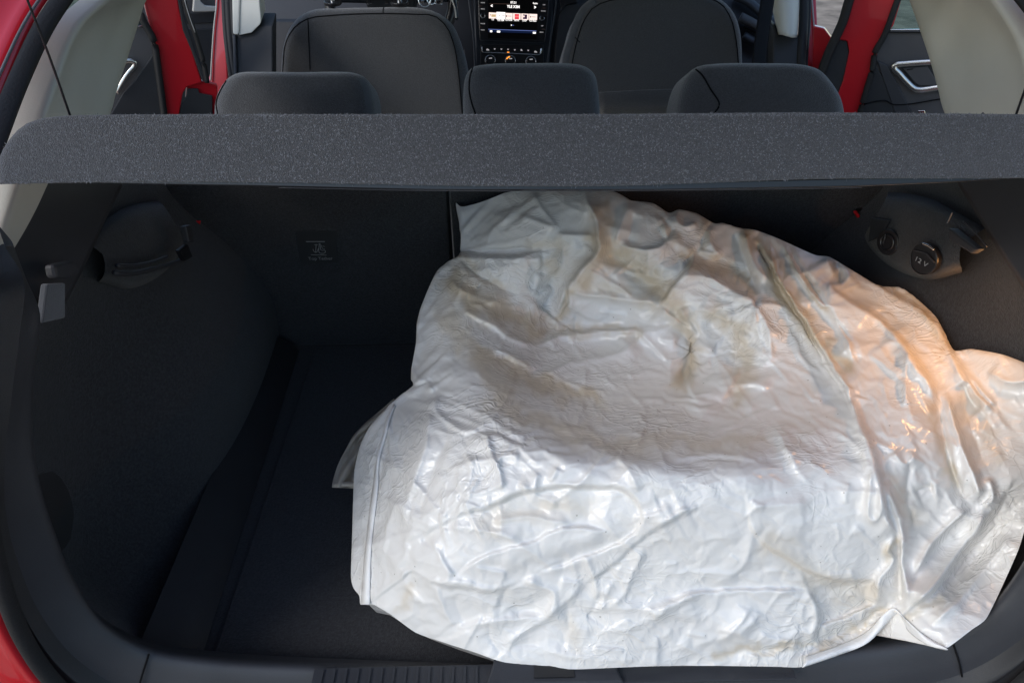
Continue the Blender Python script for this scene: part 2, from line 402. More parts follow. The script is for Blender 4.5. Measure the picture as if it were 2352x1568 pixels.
# ---- lower side trims
def side(mirror):
    s = -1 if mirror else 1
    # columns run from the top rail down to the floor, from the opening forward to the seat
    cols = [
        [(-.552, .035, .50), (-.560, .030, .42), (-.575, .03, .30), (-.57, .035, .12), (-.515, .04, .0)],
        [(-.585, .12, .50), (-.625, .12, .42), (-.650, .12, .30), (-.650, .12, .10), (-.545, .12, .0)],
        [(-.590, .24, .50), (-.625, .24, .44), (-.645, .24, .32), (-.640, .24, .12), (-.545, .24, .0)],
        [(-.610, .36, .50), (-.618, .36, .43), (-.610, .36, .34), (-.565, .36, .20), (-.54, .36, .0)],
        [(-.630, .48, .50), (-.622, .48, .42), (-.575, .48, .33), (-.525, .48, .18), (-.535, .48, .0)],
        [(-.650, .62, .50), (-.642, .62, .40), (-.570, .62, .29), (-.515, .62, .17), (-.535, .62, .0)],
        [(-.660, .80, .50), (-.650, .80, .38), (-.575, .80, .26), (-.530, .80, .14), (-.54, .80, .0)],
    ]
    o = tocar(loft('side_trim', cols, 'carpet', n=30, sub=5, mirror=(s == -1)))
    # hard plastic shelf ledge above it
    def X(p): return Vector((p[0] * s, p[1], p[2]))
    A = [hx(130, 736, -.565), hx(200, 600, -.565), hx(250, 490, -.565), hx(284, 420, -.565), hx(300, 385, -.565)]
    A = [Vector((p.x * s, p.y, p.z)) for p in A]
    top = [Vector((p.x, p.y, p.z)) + Vector((-.034 * s, -.02, .10)) for p in A]
    poly = [A, [p + Vector((.004 * s, -.004, .012)) for p in A], top]
    o2 = tocar(loft('shelf_support', [[p + Vector((-.03 * s, .01, -.004)) for p in A], A, poly[1], top], 'plastic2', n=24, straight=True))
    dk = [(-.0, .0), (.95, .0), (.95, .40), (.64, .48), (.45, .60), (.30, .62), (.16, .56), (.03, .42)]
    tocar(slab('inner_quarter', [(s * .662, y, z) for y, z in dk], (s * .004, 0, 0), 'plastic'))
    return o, o2
tl, sl = side(False); tr_, sr = side(True)
# floor edge channel (moulded step running along the trim)
for s in (-1, 1):
    tocar(loft('floor_channel', [[(s * .545, .0, .05), (s * .545, .78, .05)], [(s * .50, .0, .028), (s * .515, .78, .028)], [(s * .475, .0, .004), (s * .495, .78, .004)]], 'plastic', n=12, sub=3))
def xl(u, v, x=-.56): return hx(u, v, x)
# left: bag hook recess, curved ledge, latch
tube('ledge', [xl(262, 626, -.552), xl(300, 628, -.55), xl(350, 618, -.548), xl(400, 604, -.546), xl(420, 596, -.546)], .0035, 'plastic2', tl)
tube('ledge', [xl(268, 610, -.556), xl(310, 610, -.554), xl(350, 602, -.552), xl(384, 590, -.55)], .0028, 'plastic2', tl)
slab('hook', [xl(412, 520, -.54), xl(424, 516, -.54), xl(432, 556, -.54), xl(420, 556, -.54)], (.010, 0, 0), 'plastic2', tl, bevel=.002)
slab('hook', [xl(400, 575, -.54), xl(420, 560, -.54), xl(432, 590, -.54), xl(414, 600, -.54)], (.008, 0, 0), 'smooth', tl, bevel=.002)
slab('latch_tab', [sbp(449, 506, .004), sbp(462, 506, .004), sbp(460, 515, .004), sbp(451, 516, .004)], SBN * .004, 'redtab', rb1, bevel=.001)
slab('shelf_clip', [xl(98, 608, -.552), xl(145, 598, -.552), xl(158, 612, -.552), xl(158, 630, -.552), xl(138, 640, -.552), xl(104, 640, -.552)], (.012, 0, 0), 'plastic2', sl, bevel=.004)
slab('shelf_clip', [xl(92, 652, -.552), xl(134, 650, -.552), xl(134, 730, -.552), xl(80, 742, -.552)], (.008, 0, 0), 'fabric2', sl, bevel=.002)
# tie-down eye on the left floor edge
tube('tie_down', [hz(553, 860, .06), hz(556, 885, .035), hz(566, 888, .035), hz(566, 862, .06)], .003, 'smooth', tl)
box('tie_down_base', hz(575, 900, .035), (.03, .06, .03), 'smooth', tl, bevel=.006)
# right: socket console
def xr(u, v, x=.56): return hx(u, v, x)
CON = [
    [xr(1985, 545, .62), xr(1992, 565, .635), xr(2040, 618, .64), xr(2130, 648, .64), xr(2210, 630, .64)],
    [xr(1988, 538, .575), xr(1996, 558, .572), xr(2045, 606, .570), xr(2130, 634, .570), xr(2208, 614, .572)],
    [xr(1992, 528, .562), xr(2002, 548, .560), xr(2052, 594, .556), xr(2130, 620, .556), xr(2204, 600, .560)],
    [xr(2010, 500, .560), xr(2040, 520, .556), xr(2070, 540, .552), xr(2140, 560, .552), xr(2210, 560, .556)],
    [xr(2030, 465, .575), xr(2080, 470, .570), xr(2120, 480, .566), xr(2180, 505, .566), xr(2240, 540, .566)],
    [xr(2040, 440, .64), xr(2090, 445, .64), xr(2150, 460, .64), xr(2200, 485, .64), xr(2270, 520, .64)]]
con = loft('socket_console', CON, 'carpet', tr_, n=26, sub=5)
loft('side_console', [[p + Vector((.02, 0, 0)) for p in r_] for r_ in CON], 'carpet', tl, n=26, sub=5, mirror=True)
SKN = Vector((-.93, -.33, .10)).normalized()
ctr = xr(2133, 594, .545)
disc('power_socket', ctr, .022, SKN, .010, 'smooth', tr_, bevel=.003)
ring('power_socket_rim', ctr + SKN * .010, .0215, .0009, SKN, 'smooth', tr_)
sx = SKN.cross(Vector((0, 0, 1))).normalized() * -1
if (sx.dot(Vector((0, 1, 0)))) > 0: sx = -sx
sx = Vector((1, -.2, 0)); 
yy = Vector((0, .35, 1))
tx = (MR @ Vector((1, -.12, 0))); tx = (tx - SKN * tx.dot(SKN)).normalized()
ty = SKN.cross(tx)
text('lettering', '12 V', ctr + SKN * .0125 + ty * -.004, tx, ty, .0095, 'print', tr_, squash=1.3)
tube('cover_lip', [ctr + SKN * .012 + tx * a * .022 + ty * (.010 - abs(a) * .006) for a in (-.85, -.4, 0, .4, .85)], .0010, 'plastic2', tr_)
tube('cover_lip', [ctr + SKN * .012 + tx * a * .010 + ty * (.021 - abs(a) * .001) for a in (-1, 0, 1)], .0014, 'chrome', tr_)
# bag hook in a round recess
hc = xr(2042, 556, .548)
disc('hook_recess', hc, .020, SKN, .004, 'smooth', tr_, bevel=.001)
ring('hook', hc + SKN * .004, .012, .0025, SKN, 'smooth', tr_)
tube('hook_edge', [xr(2028, 560, .54), xr(2032, 548, .54), xr(2034, 536, .54)], .001, 'plastic2', tr_)
tube('hook_edge', [xr(2058, 562, .54), xr(2059, 574, .54)], .001, 'plastic2', tr_)
slab('console_panel', [xr(2004, 500, .552), xr(2045, 506, .552), xr(2028, 540, .552), xr(1998, 556, .552)], (-.003, 0, 0), 'plastic2', tr_, bevel=.001)
slab('latch_tab', [sbp(1958, 484, .01), sbp(1966, 482, .01), sbp(1982, 504, .01), sbp(1976, 512, .01)], SBN * .008, 'redtab', rb2, bevel=.002)
slab('latch_recess', [sbp(1964, 478, .002), sbp(2000, 478, .002), sbp(1984, 505, .002), sbp(1968, 500, .002)], SBN * .002, 'smooth', rb2, bevel=.0006)
# shelf pivot catch on the right support
slab('shelf_clip', [xr(2195, 524, .556), xr(2203, 524, .556), xr(2266, 572, .556), xr(2250, 583, .556), xr(2200, 552, .556)], (-.012, 0, 0), 'plastic2', sr, bevel=.003)
tube('clip_edge', [xr(2212, 508, .543), xr(2240, 535, .543), xr(2266, 566, .543)], .0009, 'plastic2', sr)
tube('clip_edge', [xr(2176, 512, .543), xr(2187, 488, .543)], .0009, 'fabric2', sr)

# ---- opening trim, seal and red body, traced on the left and mirrored
inner = [(260, -60, .50), (178, 56, .42), (131, 168, .36), (95, 271, .29), (60, 400, .22), (30, 560, .12), (60, 640, .07), (92, 720, .05), (80, 850, .045), (75, 1000, .03), (90, 1110, .02), (125, 1230, .015),
         (170, 1340, .01), (240, 1440, .0), (340, 1495, .0), (500, 1522, .0), (850, 1537, .0), (1294, 1545, .0)]
ridge = [(228, -60, .47), (146, 56, .40), (98, 168, .33), (60, 271, .26), (14, 400, .18), (8, 560, .08), (56, 655, .03), (46, 760, .01), (28, 900, -.005), (12, 1050, -.015), (14, 1180, -.018), (45, 1300, -.02),
         (100, 1420, -.022), (185, 1520, -.024), (310, 1590, -.026), (500, 1625, -.028), (850, 1640, -.028), (1294, 1650, -.028)]
gro = [(200, -60, .45), (118, 56, .375), (66, 168, .31), (24, 271, .24), (-20, 400, .16), (-40, 560, .06), (-35, 655, .005), (-40, 760, -.012), (-42, 900, -.024), (-32, 1050, -.03), (-14, 1180, -.032), (18, 1310, -.034),
       (70, 1440, -.036), (150, 1545, -.038), (285, 1640, -.04), (500, 1690, -.042), (850, 1710, -.042), (1294, 1720, -.042)]
seal = [(184, -60, .43), (104, 56, .355), (50, 168, .29), (8, 271, .225), (-36, 400, .145), (-60, 560, .05), (-58, 655, -.01), (-62, 760, -.026), (-62, 900, -.036), (-48, 1050, -.040), (-28, 1200, -.042), (2, 1330, -.044),
        (55, 1465, -.046), (130, 1570, -.048), (270, 1680, -.05), (500, 1740, -.052), (850, 1765, -.052), (1294, 1775, -.052)]
def c3(c, dy=0, dx=0): return [hy(u, v, y + dy) + Vector((dx, 0, 0)) for u, v, y in c]
I3, R3, G3, S3 = c3(inner), c3(ridge), c3(gro), c3(seal)
for L in (I3, R3, G3, S3): L[-1].x = 0
def shift(L, dx, dy, dz=0):          # offset outward from the opening's centre
    out = []
    for p in L:
        r = Vector((p.x, 0, p.z - .45)); r = r.normalized() if r.length > 1e-6 else r
        out.append(p + Vector((r.x * dx, dy, r.z * dx + dz)))
    out[-1].x = 0
    return out
LOW = slice(5, None)
for mi in (False, True):
    inn = I3[LOW]; rid = R3[LOW]; gr = G3[LOW]; se = S3[LOW]
    ret = shift(inn, .03, .03)
    tr1 = tocar(loft('opening_trim', [ret, inn, [a.lerp(b, .5) + Vector((0, -.004, 0)) for a, b in zip(inn, rid)], rid], 'plastic2', n=110, sub=5, mirror=mi))
    loft('trim_roll', [rid, [a.lerp(b, .5) + Vector((0, -.010, 0)) for a, b in zip(rid, gr)], gr, [a.lerp(b, .6) + Vector((0, .006, 0)) for a, b in zip(gr, se)], shift(se, .01, .008)], 'plastic', tr1, n=110, sub=5, mirror=mi)
    # bead seal on the body flange
    a = shift(S3, -.006, .004)
    rows = []
    cen = S3; rows = [shift(cen, .010 * math.cos(t), -.010 * math.sin(t)) for t in np.linspace(math.pi * 1.1, -.1 * math.pi, 6)]
    tocar(loft('boot_seal', rows, 'rubber', n=130, sub=2, mirror=mi))
    g0 = shift(S3, .012, .006); g1 = shift(S3, .016, -.003); g2 = shift(S3, .026, -.005)
    g3 = shift(S3, .034, .004); g4 = shift(S3, .060, .006); g5 = shift(S3, .10, .015); g6 = shift(S3, .16, .04)
    bp_ = tocar(loft('body_flange', [g0, g1, g2, g3, g4, g5, g6], 'red', n=130, sub=3, mirror=mi))
# sill scuff ribs in the load lip
for k in range(46):
    u = 560 + k * 13.5
    if u > 1130: break
    a = hy(u, 1568, -.006); b = hy(u + 1, 1535, -.002)
    pass
ribs = []
sill = tocar(slab('sill_plate', [(-.30, -.034, .072), (.30, -.034, .072), (.30, -.004, .071), (-.30, -.004, .071)], (0, 0, .003), 'plastic2', bevel=.001))
for k in range(40):
    x = -.29 + k * .0148
    if x > -.09: continue
    slab('rib', [(x, -.032, .0765), (x + .003, -.032, .0765), (x + .003, -.008, .0757), (x, -.008, .0757)], (0, 0, .0008), 'plastic2', sill)
lc = tocar(slab('latch_cover', [(-.085, -.036, .074), (.085, -.036, .074), (.072, .004, .078), (-.072, .004, .078)], (0, 0, .006), 'plastic2', bevel=.003))
box('striker_slot', (0.0, -.02, .0815), (.05, .018, .002), 'smooth', lc, bevel=.0006)
# joints between the side and sill mouldings
for mi in (1, -1):
    a = hy(345, 1498, -.001); b = hy(316, 1600, -.026)
    tocar(tube('trim_joint', [(a.x * mi, a.y - .003, a.z + .002), ((a.x + b.x) / 2 * mi, (a.y + b.y) / 2 - .008, (a.z + b.z) / 2 + .003), (b.x * mi, b.y - .003, b.z + .002)], .0012, 'seam'))
# outer skin: quarters, bumper, roof and tailgate (outside the frame, they shade and reflect)
for s in (-1, 1):
    q = tocar(loft('quarter_panel', [[(s * .78, .02, .42), (s * .84, .05, .1), (s * .86, .08, -.25)], [(s * .86, .35, .40), (s * .90, .35, .1), (s * .90, .35, -.25)], [(s * .84, .9, .38), (s * .90, .9, .1), (s * .90, .9, -.25)]], 'red', n=16, sub=5, thick=.004))
    tocar(loft('quarter_upper', [[(s * .735, .34, .66), (s * .78, .20, .50), (s * .80, .08, .42)], [(s * .73, .42, .72), (s * .80, .40, .58), (s * .86, .38, .40)], [(s * .72, .50, .76), (s * .79, .55, .60), (s * .86, .60, .40)]], 'red', n=16, sub=5, thick=.004))
tocar(loft('rear_bumper', [[(-.80, -.03, .10), (-.4, -.15, .02), (0, -.17, .0), (.4, -.15, .02), (.80, -.03, .10)], [(-.82, -.06, -.02), (-.4, -.19, -.06), (0, -.21, -.07), (.4, -.19, -.06), (.82, -.06, -.02)], [(-.8, -.02, -.30), (-.4, -.14, -.32), (0, -.16, -.32), (.4, -.14, -.32), (.8, -.02, -.30)]], 'red', n=40, sub=6, thick=.004))
roof = tocar(loft('roof', [[(-.60, .48, .84), (-.4, .45, .90), (0, .44, .92), (.4, .45, .90), (.60, .48, .84)], [(-.60, 1.2, .86), (-.4, 1.2, .93), (0, 1.2, .95), (.4, 1.2, .93), (.60, 1.2, .86)], [(-.58, 2.0, .80), (-.4, 2.0, .87), (0, 2.02, .89), (.4, 2.0, .87), (.58, 2.0, .80)]], 'red', n=30, sub=6, thick=.006))
loft('headliner', [[(-.58, .50, .82), (0, .47, .88), (.58, .50, .82)], [(-.58, 1.2, .835), (0, 1.2, .90), (.58, 1.2, .835)], [(-.56, 1.98, .78), (0, 1.98, .85), (.56, 1.98, .78)]], 'headliner', roof, n=20, sub=4)
tg = tocar(loft('tailgate', [[(-.56, .40, .93), (0, .38, .96), (.56, .40, .93)], [(-.60, .0, 1.12), (0, -.04, 1.16), (.60, .0, 1.12)], [(-.60, -.30, 1.24), (0, -.36, 1.28), (.60, -.30, 1.24)]], 'red', n=24, sub=5, thick=.02))
loft('tailgate_glass', [[(-.48, .36, .90), (0, .34, .93), (.48, .36, .90)], [(-.50, -.02, 1.07), (0, -.06, 1.11), (.50, -.02, 1.07)]], 'smooth', tg, n=16, sub=1)
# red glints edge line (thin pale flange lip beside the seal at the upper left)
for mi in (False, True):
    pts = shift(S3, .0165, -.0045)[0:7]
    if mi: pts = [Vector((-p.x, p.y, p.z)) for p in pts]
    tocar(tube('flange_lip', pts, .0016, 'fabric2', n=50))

# ---- upper pillar trims (pale grey) beside the shelf
for s in (-1, 1):
    a = [(294, -45, -.545), (238, 0, -.555), (179, 56, -.565), (151, 112, -.570), (131, 168, -.574), (95, 271, -.580), (40, 424, -.585), (0, 545, -.588), (-14, 600, -.588)]
    b = [(330, -45, -.548), (272, 0, -.556), (206, 50, -.566), (168, 112, -.572), (144, 182, -.576), (110, 271, -.581), (72, 424, -.586), (14, 570, -.588), (0, 606, -.588)]
    c = [(352, -45, -.552), (294, 0, -.560), (226, 50, -.570), (184, 112, -.576), (160, 182, -.580), (128, 271, -.586), (107, 424, -.590), (38, 590, -.590), (13, 607, -.590)]
    e = [(390, -45, -.565), (336, 0, -.575), (322, 42, -.580), (291, 140, -.586), (268, 210, -.588), (250, 271, -.592), (130, 424, -.594), (46, 590, -.592), (18, 610, -.592)]
    def Q(L): return [Vector((hx(u, v, x).x * s, hx(u, v, x).y, hx(u, v, x).z)) for u, v, x in L]
    if s == 1:   # the right pillar is traced separately
        a = [(2250, -45, .545), (2290, 0, .555), (2330, 60, .562), (2356, 118, .568), (2380, 230, .575), (2400, 300, .58), (2420, 424, .585), (2500, 560, .588), (2520, 600, .588)]
        b = [(2215, -45, .548), (2262, 0, .556), (2308, 60, .563), (2335, 118, .570), (2362, 230, .577), (2385, 300, .582), (2405, 424, .587), (2470, 560, .589), (2500, 600, .589)]
        c = [(2190, -45, .552), (2235, 0, .560), (2288, 60, .568), (2318, 118, .574), (2345, 230, .580), (2370, 300, .586), (2390, 424, .590), (2440, 580, .590), (2480, 606, .590)]
        e = [(2070, -45, .565), (2088, 0, .575), (2103, 42, .580), (2136, 140, .586), (2155, 210, .588), (2170, 262, .592), (2330, 424, .594), (2430, 590, .592), (2470, 612, .592)]
        s_ = 1
        def Q(L): return [hx(u, v, x) for u, v, x in L]
    A, B, C_, E = Q(a), Q(b), Q(c), Q(e)
    if s == -1:
        A, B, C_, E = [[Vector((-p.x, p.y, p.z)) for p in L] for L in (A, B, C_, E)]
    out = [p + Vector((s * .03, .0, 0)) for p in A]
    fin = [p + Vector((s * .05, .02, 0)) for p in E]
    tocar(loft('pillar_trim', [out, A, B, C_, [x.lerp(y, .5) for x, y in zip(C_, E)], E, fin], 'pillar', n=60, sub=4))

# ---- rear doors, standing open
def door(s):
    hinge = Vector((s * .735, 1.42, 0)); n = Vector((s * .50, .866, 0)).normalized() if False else Vector((.423 * s, .906, 0))
    # inner face runs from the hinge outward and slightly back
    n = Vector((.423 * s, .906, 0)); p0 = hinge - n * .05
    def D(u, v, off=0.0): return hp(u, v, p0 - n * off, n)
    return D, n
def polyD(D, pts, off=0.): return [D(u, v, off) for u, v in pts]
# right door
D, n = door(1)
rd = tocar(slab('rear_door', polyD(D, [(1972, -60), (2085, -60), (2070, 0), (2052, 60), (2036, 80), (2020, 110), (2013, 150), (2000, 200), (1980, 300), (1915, 300), (1920, 255), (1925, 215), (1936, 185), (1950, 120), (1945, 95), (1926, 92), (1944, 40)]), n * .05, 'red', bevel=.003))
rd['label'] = 'open red rear door on the right with dark inner panel'
slab('door_shade_panel', polyD(D, [(1945, 96), (1920, 92), (1880, 165), (1890, 300), (1950, 300), (1944, 170), (1950, 120)], -.004), n * .02, 'doordark', rd, bevel=.002)  # flat dark panel put in for the shade beside the hinge
rd2 = slab('door_hinge_panel', polyD(D, [(1868, 60), (1893, 66), (1911, 90), (1905, 100), (1880, 160), (1930, 220), (1930, 300), (1860, 300)], -.06), n * .02, 'red', rd, bevel=.003)
tube('door_seal', polyD(D, [(1975, -60), (1951, 0), (1936, 50), (1918, 90), (1900, 130), (1886, 170)], .01), .011, 'rubber', rd, flat=1)
tube('door_seal', polyD(D, [(2082, -40), (2062, 0), (2044, 50), (2028, 88), (2010, 120), (2004, 160), (1992, 200), (1975, 262), (1968, 300)], .008), .007, 'rubber', rd)
card = slab('door_card', polyD(D, [(2030, 74), (2330, 66), (2460, 330), (1960, 330), (1976, 262), (2012, 100)], -.0), n * .03, 'door', rd, bevel=.004)
slab('card_lower_panel', polyD(D, [(2008, 150), (2030, 180), (2060, 225), (2080, 262), (2120, 330), (1965, 330), (1985, 240)], .004), n * .01, 'doordark', rd, bevel=.002)
slab('card_mid_panel', polyD(D, [(2014, 140), (2038, 150), (2060, 190), (2095, 262), (2125, 330), (2090, 330), (2056, 262)], .006), n * .01, 'plastic2', rd, bevel=.002)
tube('card_crease', polyD(D, [(1984, 240), (2010, 234), (2035, 232), (2050, 240), (2085, 240), (2160, 228), (2260, 218)], .006), .0016, 'seam', rd)
slab('window_pane', polyD(D, [(2036, 68), (2072, -60), (2400, -60), (2400, 62)], -.01), n * .004, 'glass', rd)
tube('window_strip', polyD(D, [(2030, 69), (2120, 69), (2330, 66)], .004), .0022, 'chrome', rd)
tube('window_strip', polyD(D, [(2030, 73), (2120, 73), (2330, 70)], .004), .003, 'smooth', rd)
tube('door_handle', polyD(D, [(2200, 140), (2135, 143), (2078, 147), (2056, 150), (2054, 158), (2064, 168), (2080, 186), (2100, 204), (2112, 207), (2170, 199), (2220, 192)], .010), .0075, 'chrome', rd, n=60, flat=.6, up=n)
slab('handle_recess', polyD(D, [(2068, 154), (2190, 147), (2200, 190), (2110, 199), (2098, 194)], .004), n * .003, 'doordark', rd, bevel=.001)
slab('handle_lever', polyD(D, [(2074, 158), (2130, 153), (2158, 196), (2112, 198), (2100, 190)], .008), n * .004, 'door', rd, bevel=.002)
tube('lever_mark', polyD(D, [(2083, 161), (2097, 159)], .009), .0012, 'seam', rd)
slab('door_switch', polyD(D, [(2108, 254), (2124, 254), (2126, 262), (2110, 262)], .03), n * .006, 'brightchrome', rd, bevel=.001)
slab('door_glint', polyD(D, [(2012, 118), (2014, 118), (1999, 168), (1997, 168)], .004), n * .002, 'brightchrome', rd)  # chrome sliver added as the glint on the red door edge
# left door
D, n = door(-1)
ld = tocar(slab('rear_door', polyD(D, [(325, -60), (400, -60), (412, 20), (425, 75), (440, 110), (455, 160), (465, 190), (430, 200), (420, 215), (405, 300), (400, 330), (382, 330), (372, 230), (362, 130), (352, 80), (340, 45), (333, 15)]), n * .05, 'red', bevel=.003))
ld['label'] = 'open red rear door on the left with its inner handle showing'
slab('door_hinge_panel', polyD(D, [(430, 196), (462, 186), (500, 195), (500, 330), (405, 330), (412, 262), (425, 250)], -.012), n * .02, 'red', ld, bevel=.003)
slab('hinge_recess', polyD(D, [(430, 204), (455, 204), (458, 214), (488, 220), (490, 330), (410, 330), (412, 250), (428, 220)], -.004), n * .004, 'doordark', ld, bevel=.002)
slab('door_edge_band', polyD(D, [(397, -60), (408, -60), (424, 40), (450, 120), (478, 186), (466, 188), (440, 118), (420, 70), (412, 20)], .003), n * .02, 'doordark', ld, bevel=.002)
tube('door_seal', polyD(D, [(412, -60), (422, 0), (432, 35), (447, 75), (458, 110), (468, 145), (476, 190)], .006), .006, 'rubber', ld)
tube('seal_edge', polyD(D, [(412, -60), (424, 0), (434, 35), (448, 75)], .013), .0012, 'print', ld)
tube('door_seal', polyD(D, [(318, -60), (322, 30), (340, 68), (352, 90), (362, 150), (370, 210), (382, 300)], .008), .008, 'rubber', ld)
slab('door_card', polyD(D, [(318, 62), (335, 66), (352, 90), (362, 150), (372, 230), (384, 330), (120, 330), (160, 66)], -.0), n * .03, 'door', ld, bevel=.004)
slab('card_lower_panel', polyD(D, [(354, 120), (364, 180), (378, 262), (384, 330), (150, 330), (255, 262), (282, 215), (310, 185), (335, 150)], .004), n * .01, 'doordark', ld, bevel=.002)
tube('door_handle', polyD(D, [(200, 142), (285, 141), (300, 140), (309, 144), (309, 152), (298, 165), (286, 182), (268, 214)], .010), .006, 'chrome', ld, n=40, flat=.6, up=n)
slab('window_pane', polyD(D, [(150, 62), (150, -60), (316, -60), (326, 62)], -.01), n * .004, 'glass', ld)
tube('window_strip', polyD(D, [(160, 62), (328, 62)], .004), .0022, 'brightchrome', ld)
slab('door_edge_highlight', polyD(D, [(333, 14), (337, 14), (356, 80), (350, 80)], .003), n * .003, 'red', ld, bevel=.001)

# ---- front doors seen behind
for s in (-1, 1):
    p0 = Vector((s * .90, 2.1, 0)); n = Vector((s * .5, .866, 0))
    D2 = lambda u, v, off=0.: hp(u, v, p0 - n * off, n)
    if s == -1:
        fd = tocar(slab('front_door', [D2(u, v) for u, v in [(300, -60), (540, -60), (540, 300), (300, 300)]], n * .03, 'door', bevel=.004))
        slab('card_band', [D2(u, v, .006) for u, v in [(400, 34), (540, 26), (540, 50), (430, 56)]], n * .006, 'doordark', fd, bevel=.002)
        slab('card_lower_panel', [D2(u, v, .006) for u, v in [(400, 70), (540, 64), (540, 300), (400, 300)]], n * .006, 'doordark', fd, bevel=.002)
        slab('door_handle', [D2(u, v, .03) for u, v in [(447, -20), (458, -20), (461, 4), (472, 14), (496, 16), (560, 16), (560, 24), (470, 28), (443, 28)]], n * .015, 'headliner', fd, bevel=.003)

# ---- B pillars: red outer edge, rubber seals, grey upper trim, dark lower trim, belt
def bp(u, v, d): return P(u, v, d)
Bl = tocar(slab('centre_pillar', [bp(u, v, 1.93) for u, v in [(494, -60), (512, -60), (514, 20), (518, 80), (522, 160), (528, 320), (465, 320), (472, 200), (484, 190), (488, 80), (494, 20)]], (0, .08, .03), 'red', bevel=.003))
tube('pillar_lip', [bp(u, v, 1.925) for u, v in [(500, -50), (497, 16), (492, 60), (487, 130), (484, 186)]], .0022, 'headliner', Bl)
for k, (du, r) in enumerate(((0, .008), (9, .010), (20, .010))):
    tube('door_seal', [bp(u + du, v, 1.90) for u, v in [(514, -50), (516, 20), (520, 80), (527, 140), (536, 200), (540, 300)]], r, 'rubber', Bl)
slab('upper_trim', [bp(u, v, 1.87) for u, v in [(531, -60), (553, -60), (549, 81), (534, 80)]], (0, .06, .02), 'pillar', Bl, bevel=.004)
slab('upper_trim', [bp(u, v, 1.875) for u, v in [(552, -60), (590, -60), (600, 50), (598, 56), (578, 76), (548, 82)]], (0, .06, .02), 'pillar', Bl, bevel=.006)
slab('lower_trim', [bp(u, v, 1.885) for u, v in [(536, 70), (600, 60), (626, 60), (626, 320), (546, 320)]], (0, .06, .02), 'plastic', Bl, bevel=.003)
slab('front_side_trim', [bp(u, v, 2.2) for u, v in [(600, 50), (760, 50), (760, 320), (600, 320)]], (0, .04, .0), 'plastic', Bl, bevel=.003)
slab('lower_trim_edge', [bp(u, v, 1.875) for u, v in [(534, 82), (541, 82), (548, 320), (541, 320)]], (0, .02, .0), 'plastic2', Bl, bevel=.002)
Br = tocar(slab('centre_pillar', [bp(u, v, 1.93) for u, v in [(1856, -60), (1872, -60), (1878, 60), (1884, 160), (1886, 320), (1840, 320), (1850, 160)]], (0, .08, .03), 'red', bevel=.003))
tube('pillar_lip', [bp(u, v, 1.925) for u, v in [(1862, -50), (1868, 40), (1872, 100), (1873, 150)]], .002, 'headliner', Br)
tube('door_seal', [bp(u, v, 1.90) for u, v in [(1846, -50), (1846, 40), (1841, 120), (1834, 300)]], .012, 'rubber', Br)
tube('door_seal', [bp(u, v, 1.91) for u, v in [(1856, -50), (1856, 40), (1850, 120), (1843, 300)]], .008, 'rubber', Br)
loft('upper_trim', [[bp(1770, -60, 1.93), bp(1776, 20, 1.93), bp(1787, 80, 1.93)], [bp(1785, -60, 1.86), bp(1792, 20, 1.86), bp(1797, 81, 1.86)], [bp(1812, -60, 1.85), bp(1815, 20, 1.85), bp(1816, 86, 1.85)], [bp(1834, -60, 1.89), bp(1834, 20, 1.89), bp(1829, 87, 1.89)]], 'pillar', Br, n=16, sub=4, thick=.004)
slab('lower_trim', [bp(u, v, 1.90) for u, v in [(1776, 66), (1788, 80), (1812, 87), (1838, 90), (1836, 320), (1776, 320)]], (0, .06, .02), 'plastic', Br, bevel=.004)
slab('pillar_side_trim', [bp(u, v, 1.96) for u, v in [(1752, 60), (1782, 70), (1784, 320), (1742, 320)]], (0, .06, .02), 'blueplastic', Br, bevel=.004)
tube('seat_belt', [bp(u, v, 1.84) for u, v in [(1768, -60), (1763, 0), (1752, 70), (1743, 150), (1738, 320)]], .018, 'beltweb', Br, flat=.12, up=(0, 1, 0), n=20)
# right front door inner side: banded card seen past the front seat
fd = tocar(slab('front_door', [P(u, v, 2.25) for u, v in [(1640, -60), (1800, -60), (1800, 330), (1640, 330)]], (.0, .04, .0), 'blueplastic', bevel=.004))
tube('card_band', [P(u, v, 2.22) for u, v in [(1690, -8), (1720, 6), (1760, 40), (1790, 60)]], .022, 'blueplastic', fd, flat=.6)
tube('card_band', [P(u, v, 2.21) for u, v in [(1700, 40), (1720, 50), (1745, 64), (1790, 90)]], .024, 'door', fd, flat=.6)
tube('card_groove', [P(u, v, 2.20) for u, v in [(1708, 62), (1725, 68), (1745, 80), (1790, 104)]], .004, 'seam', fd)
tube('card_band', [P(u, v, 2.21) for u, v in [(1708, 82), (1725, 92), (1742, 100), (1790, 124)]], .020, 'blueplastic', fd, flat=.6)

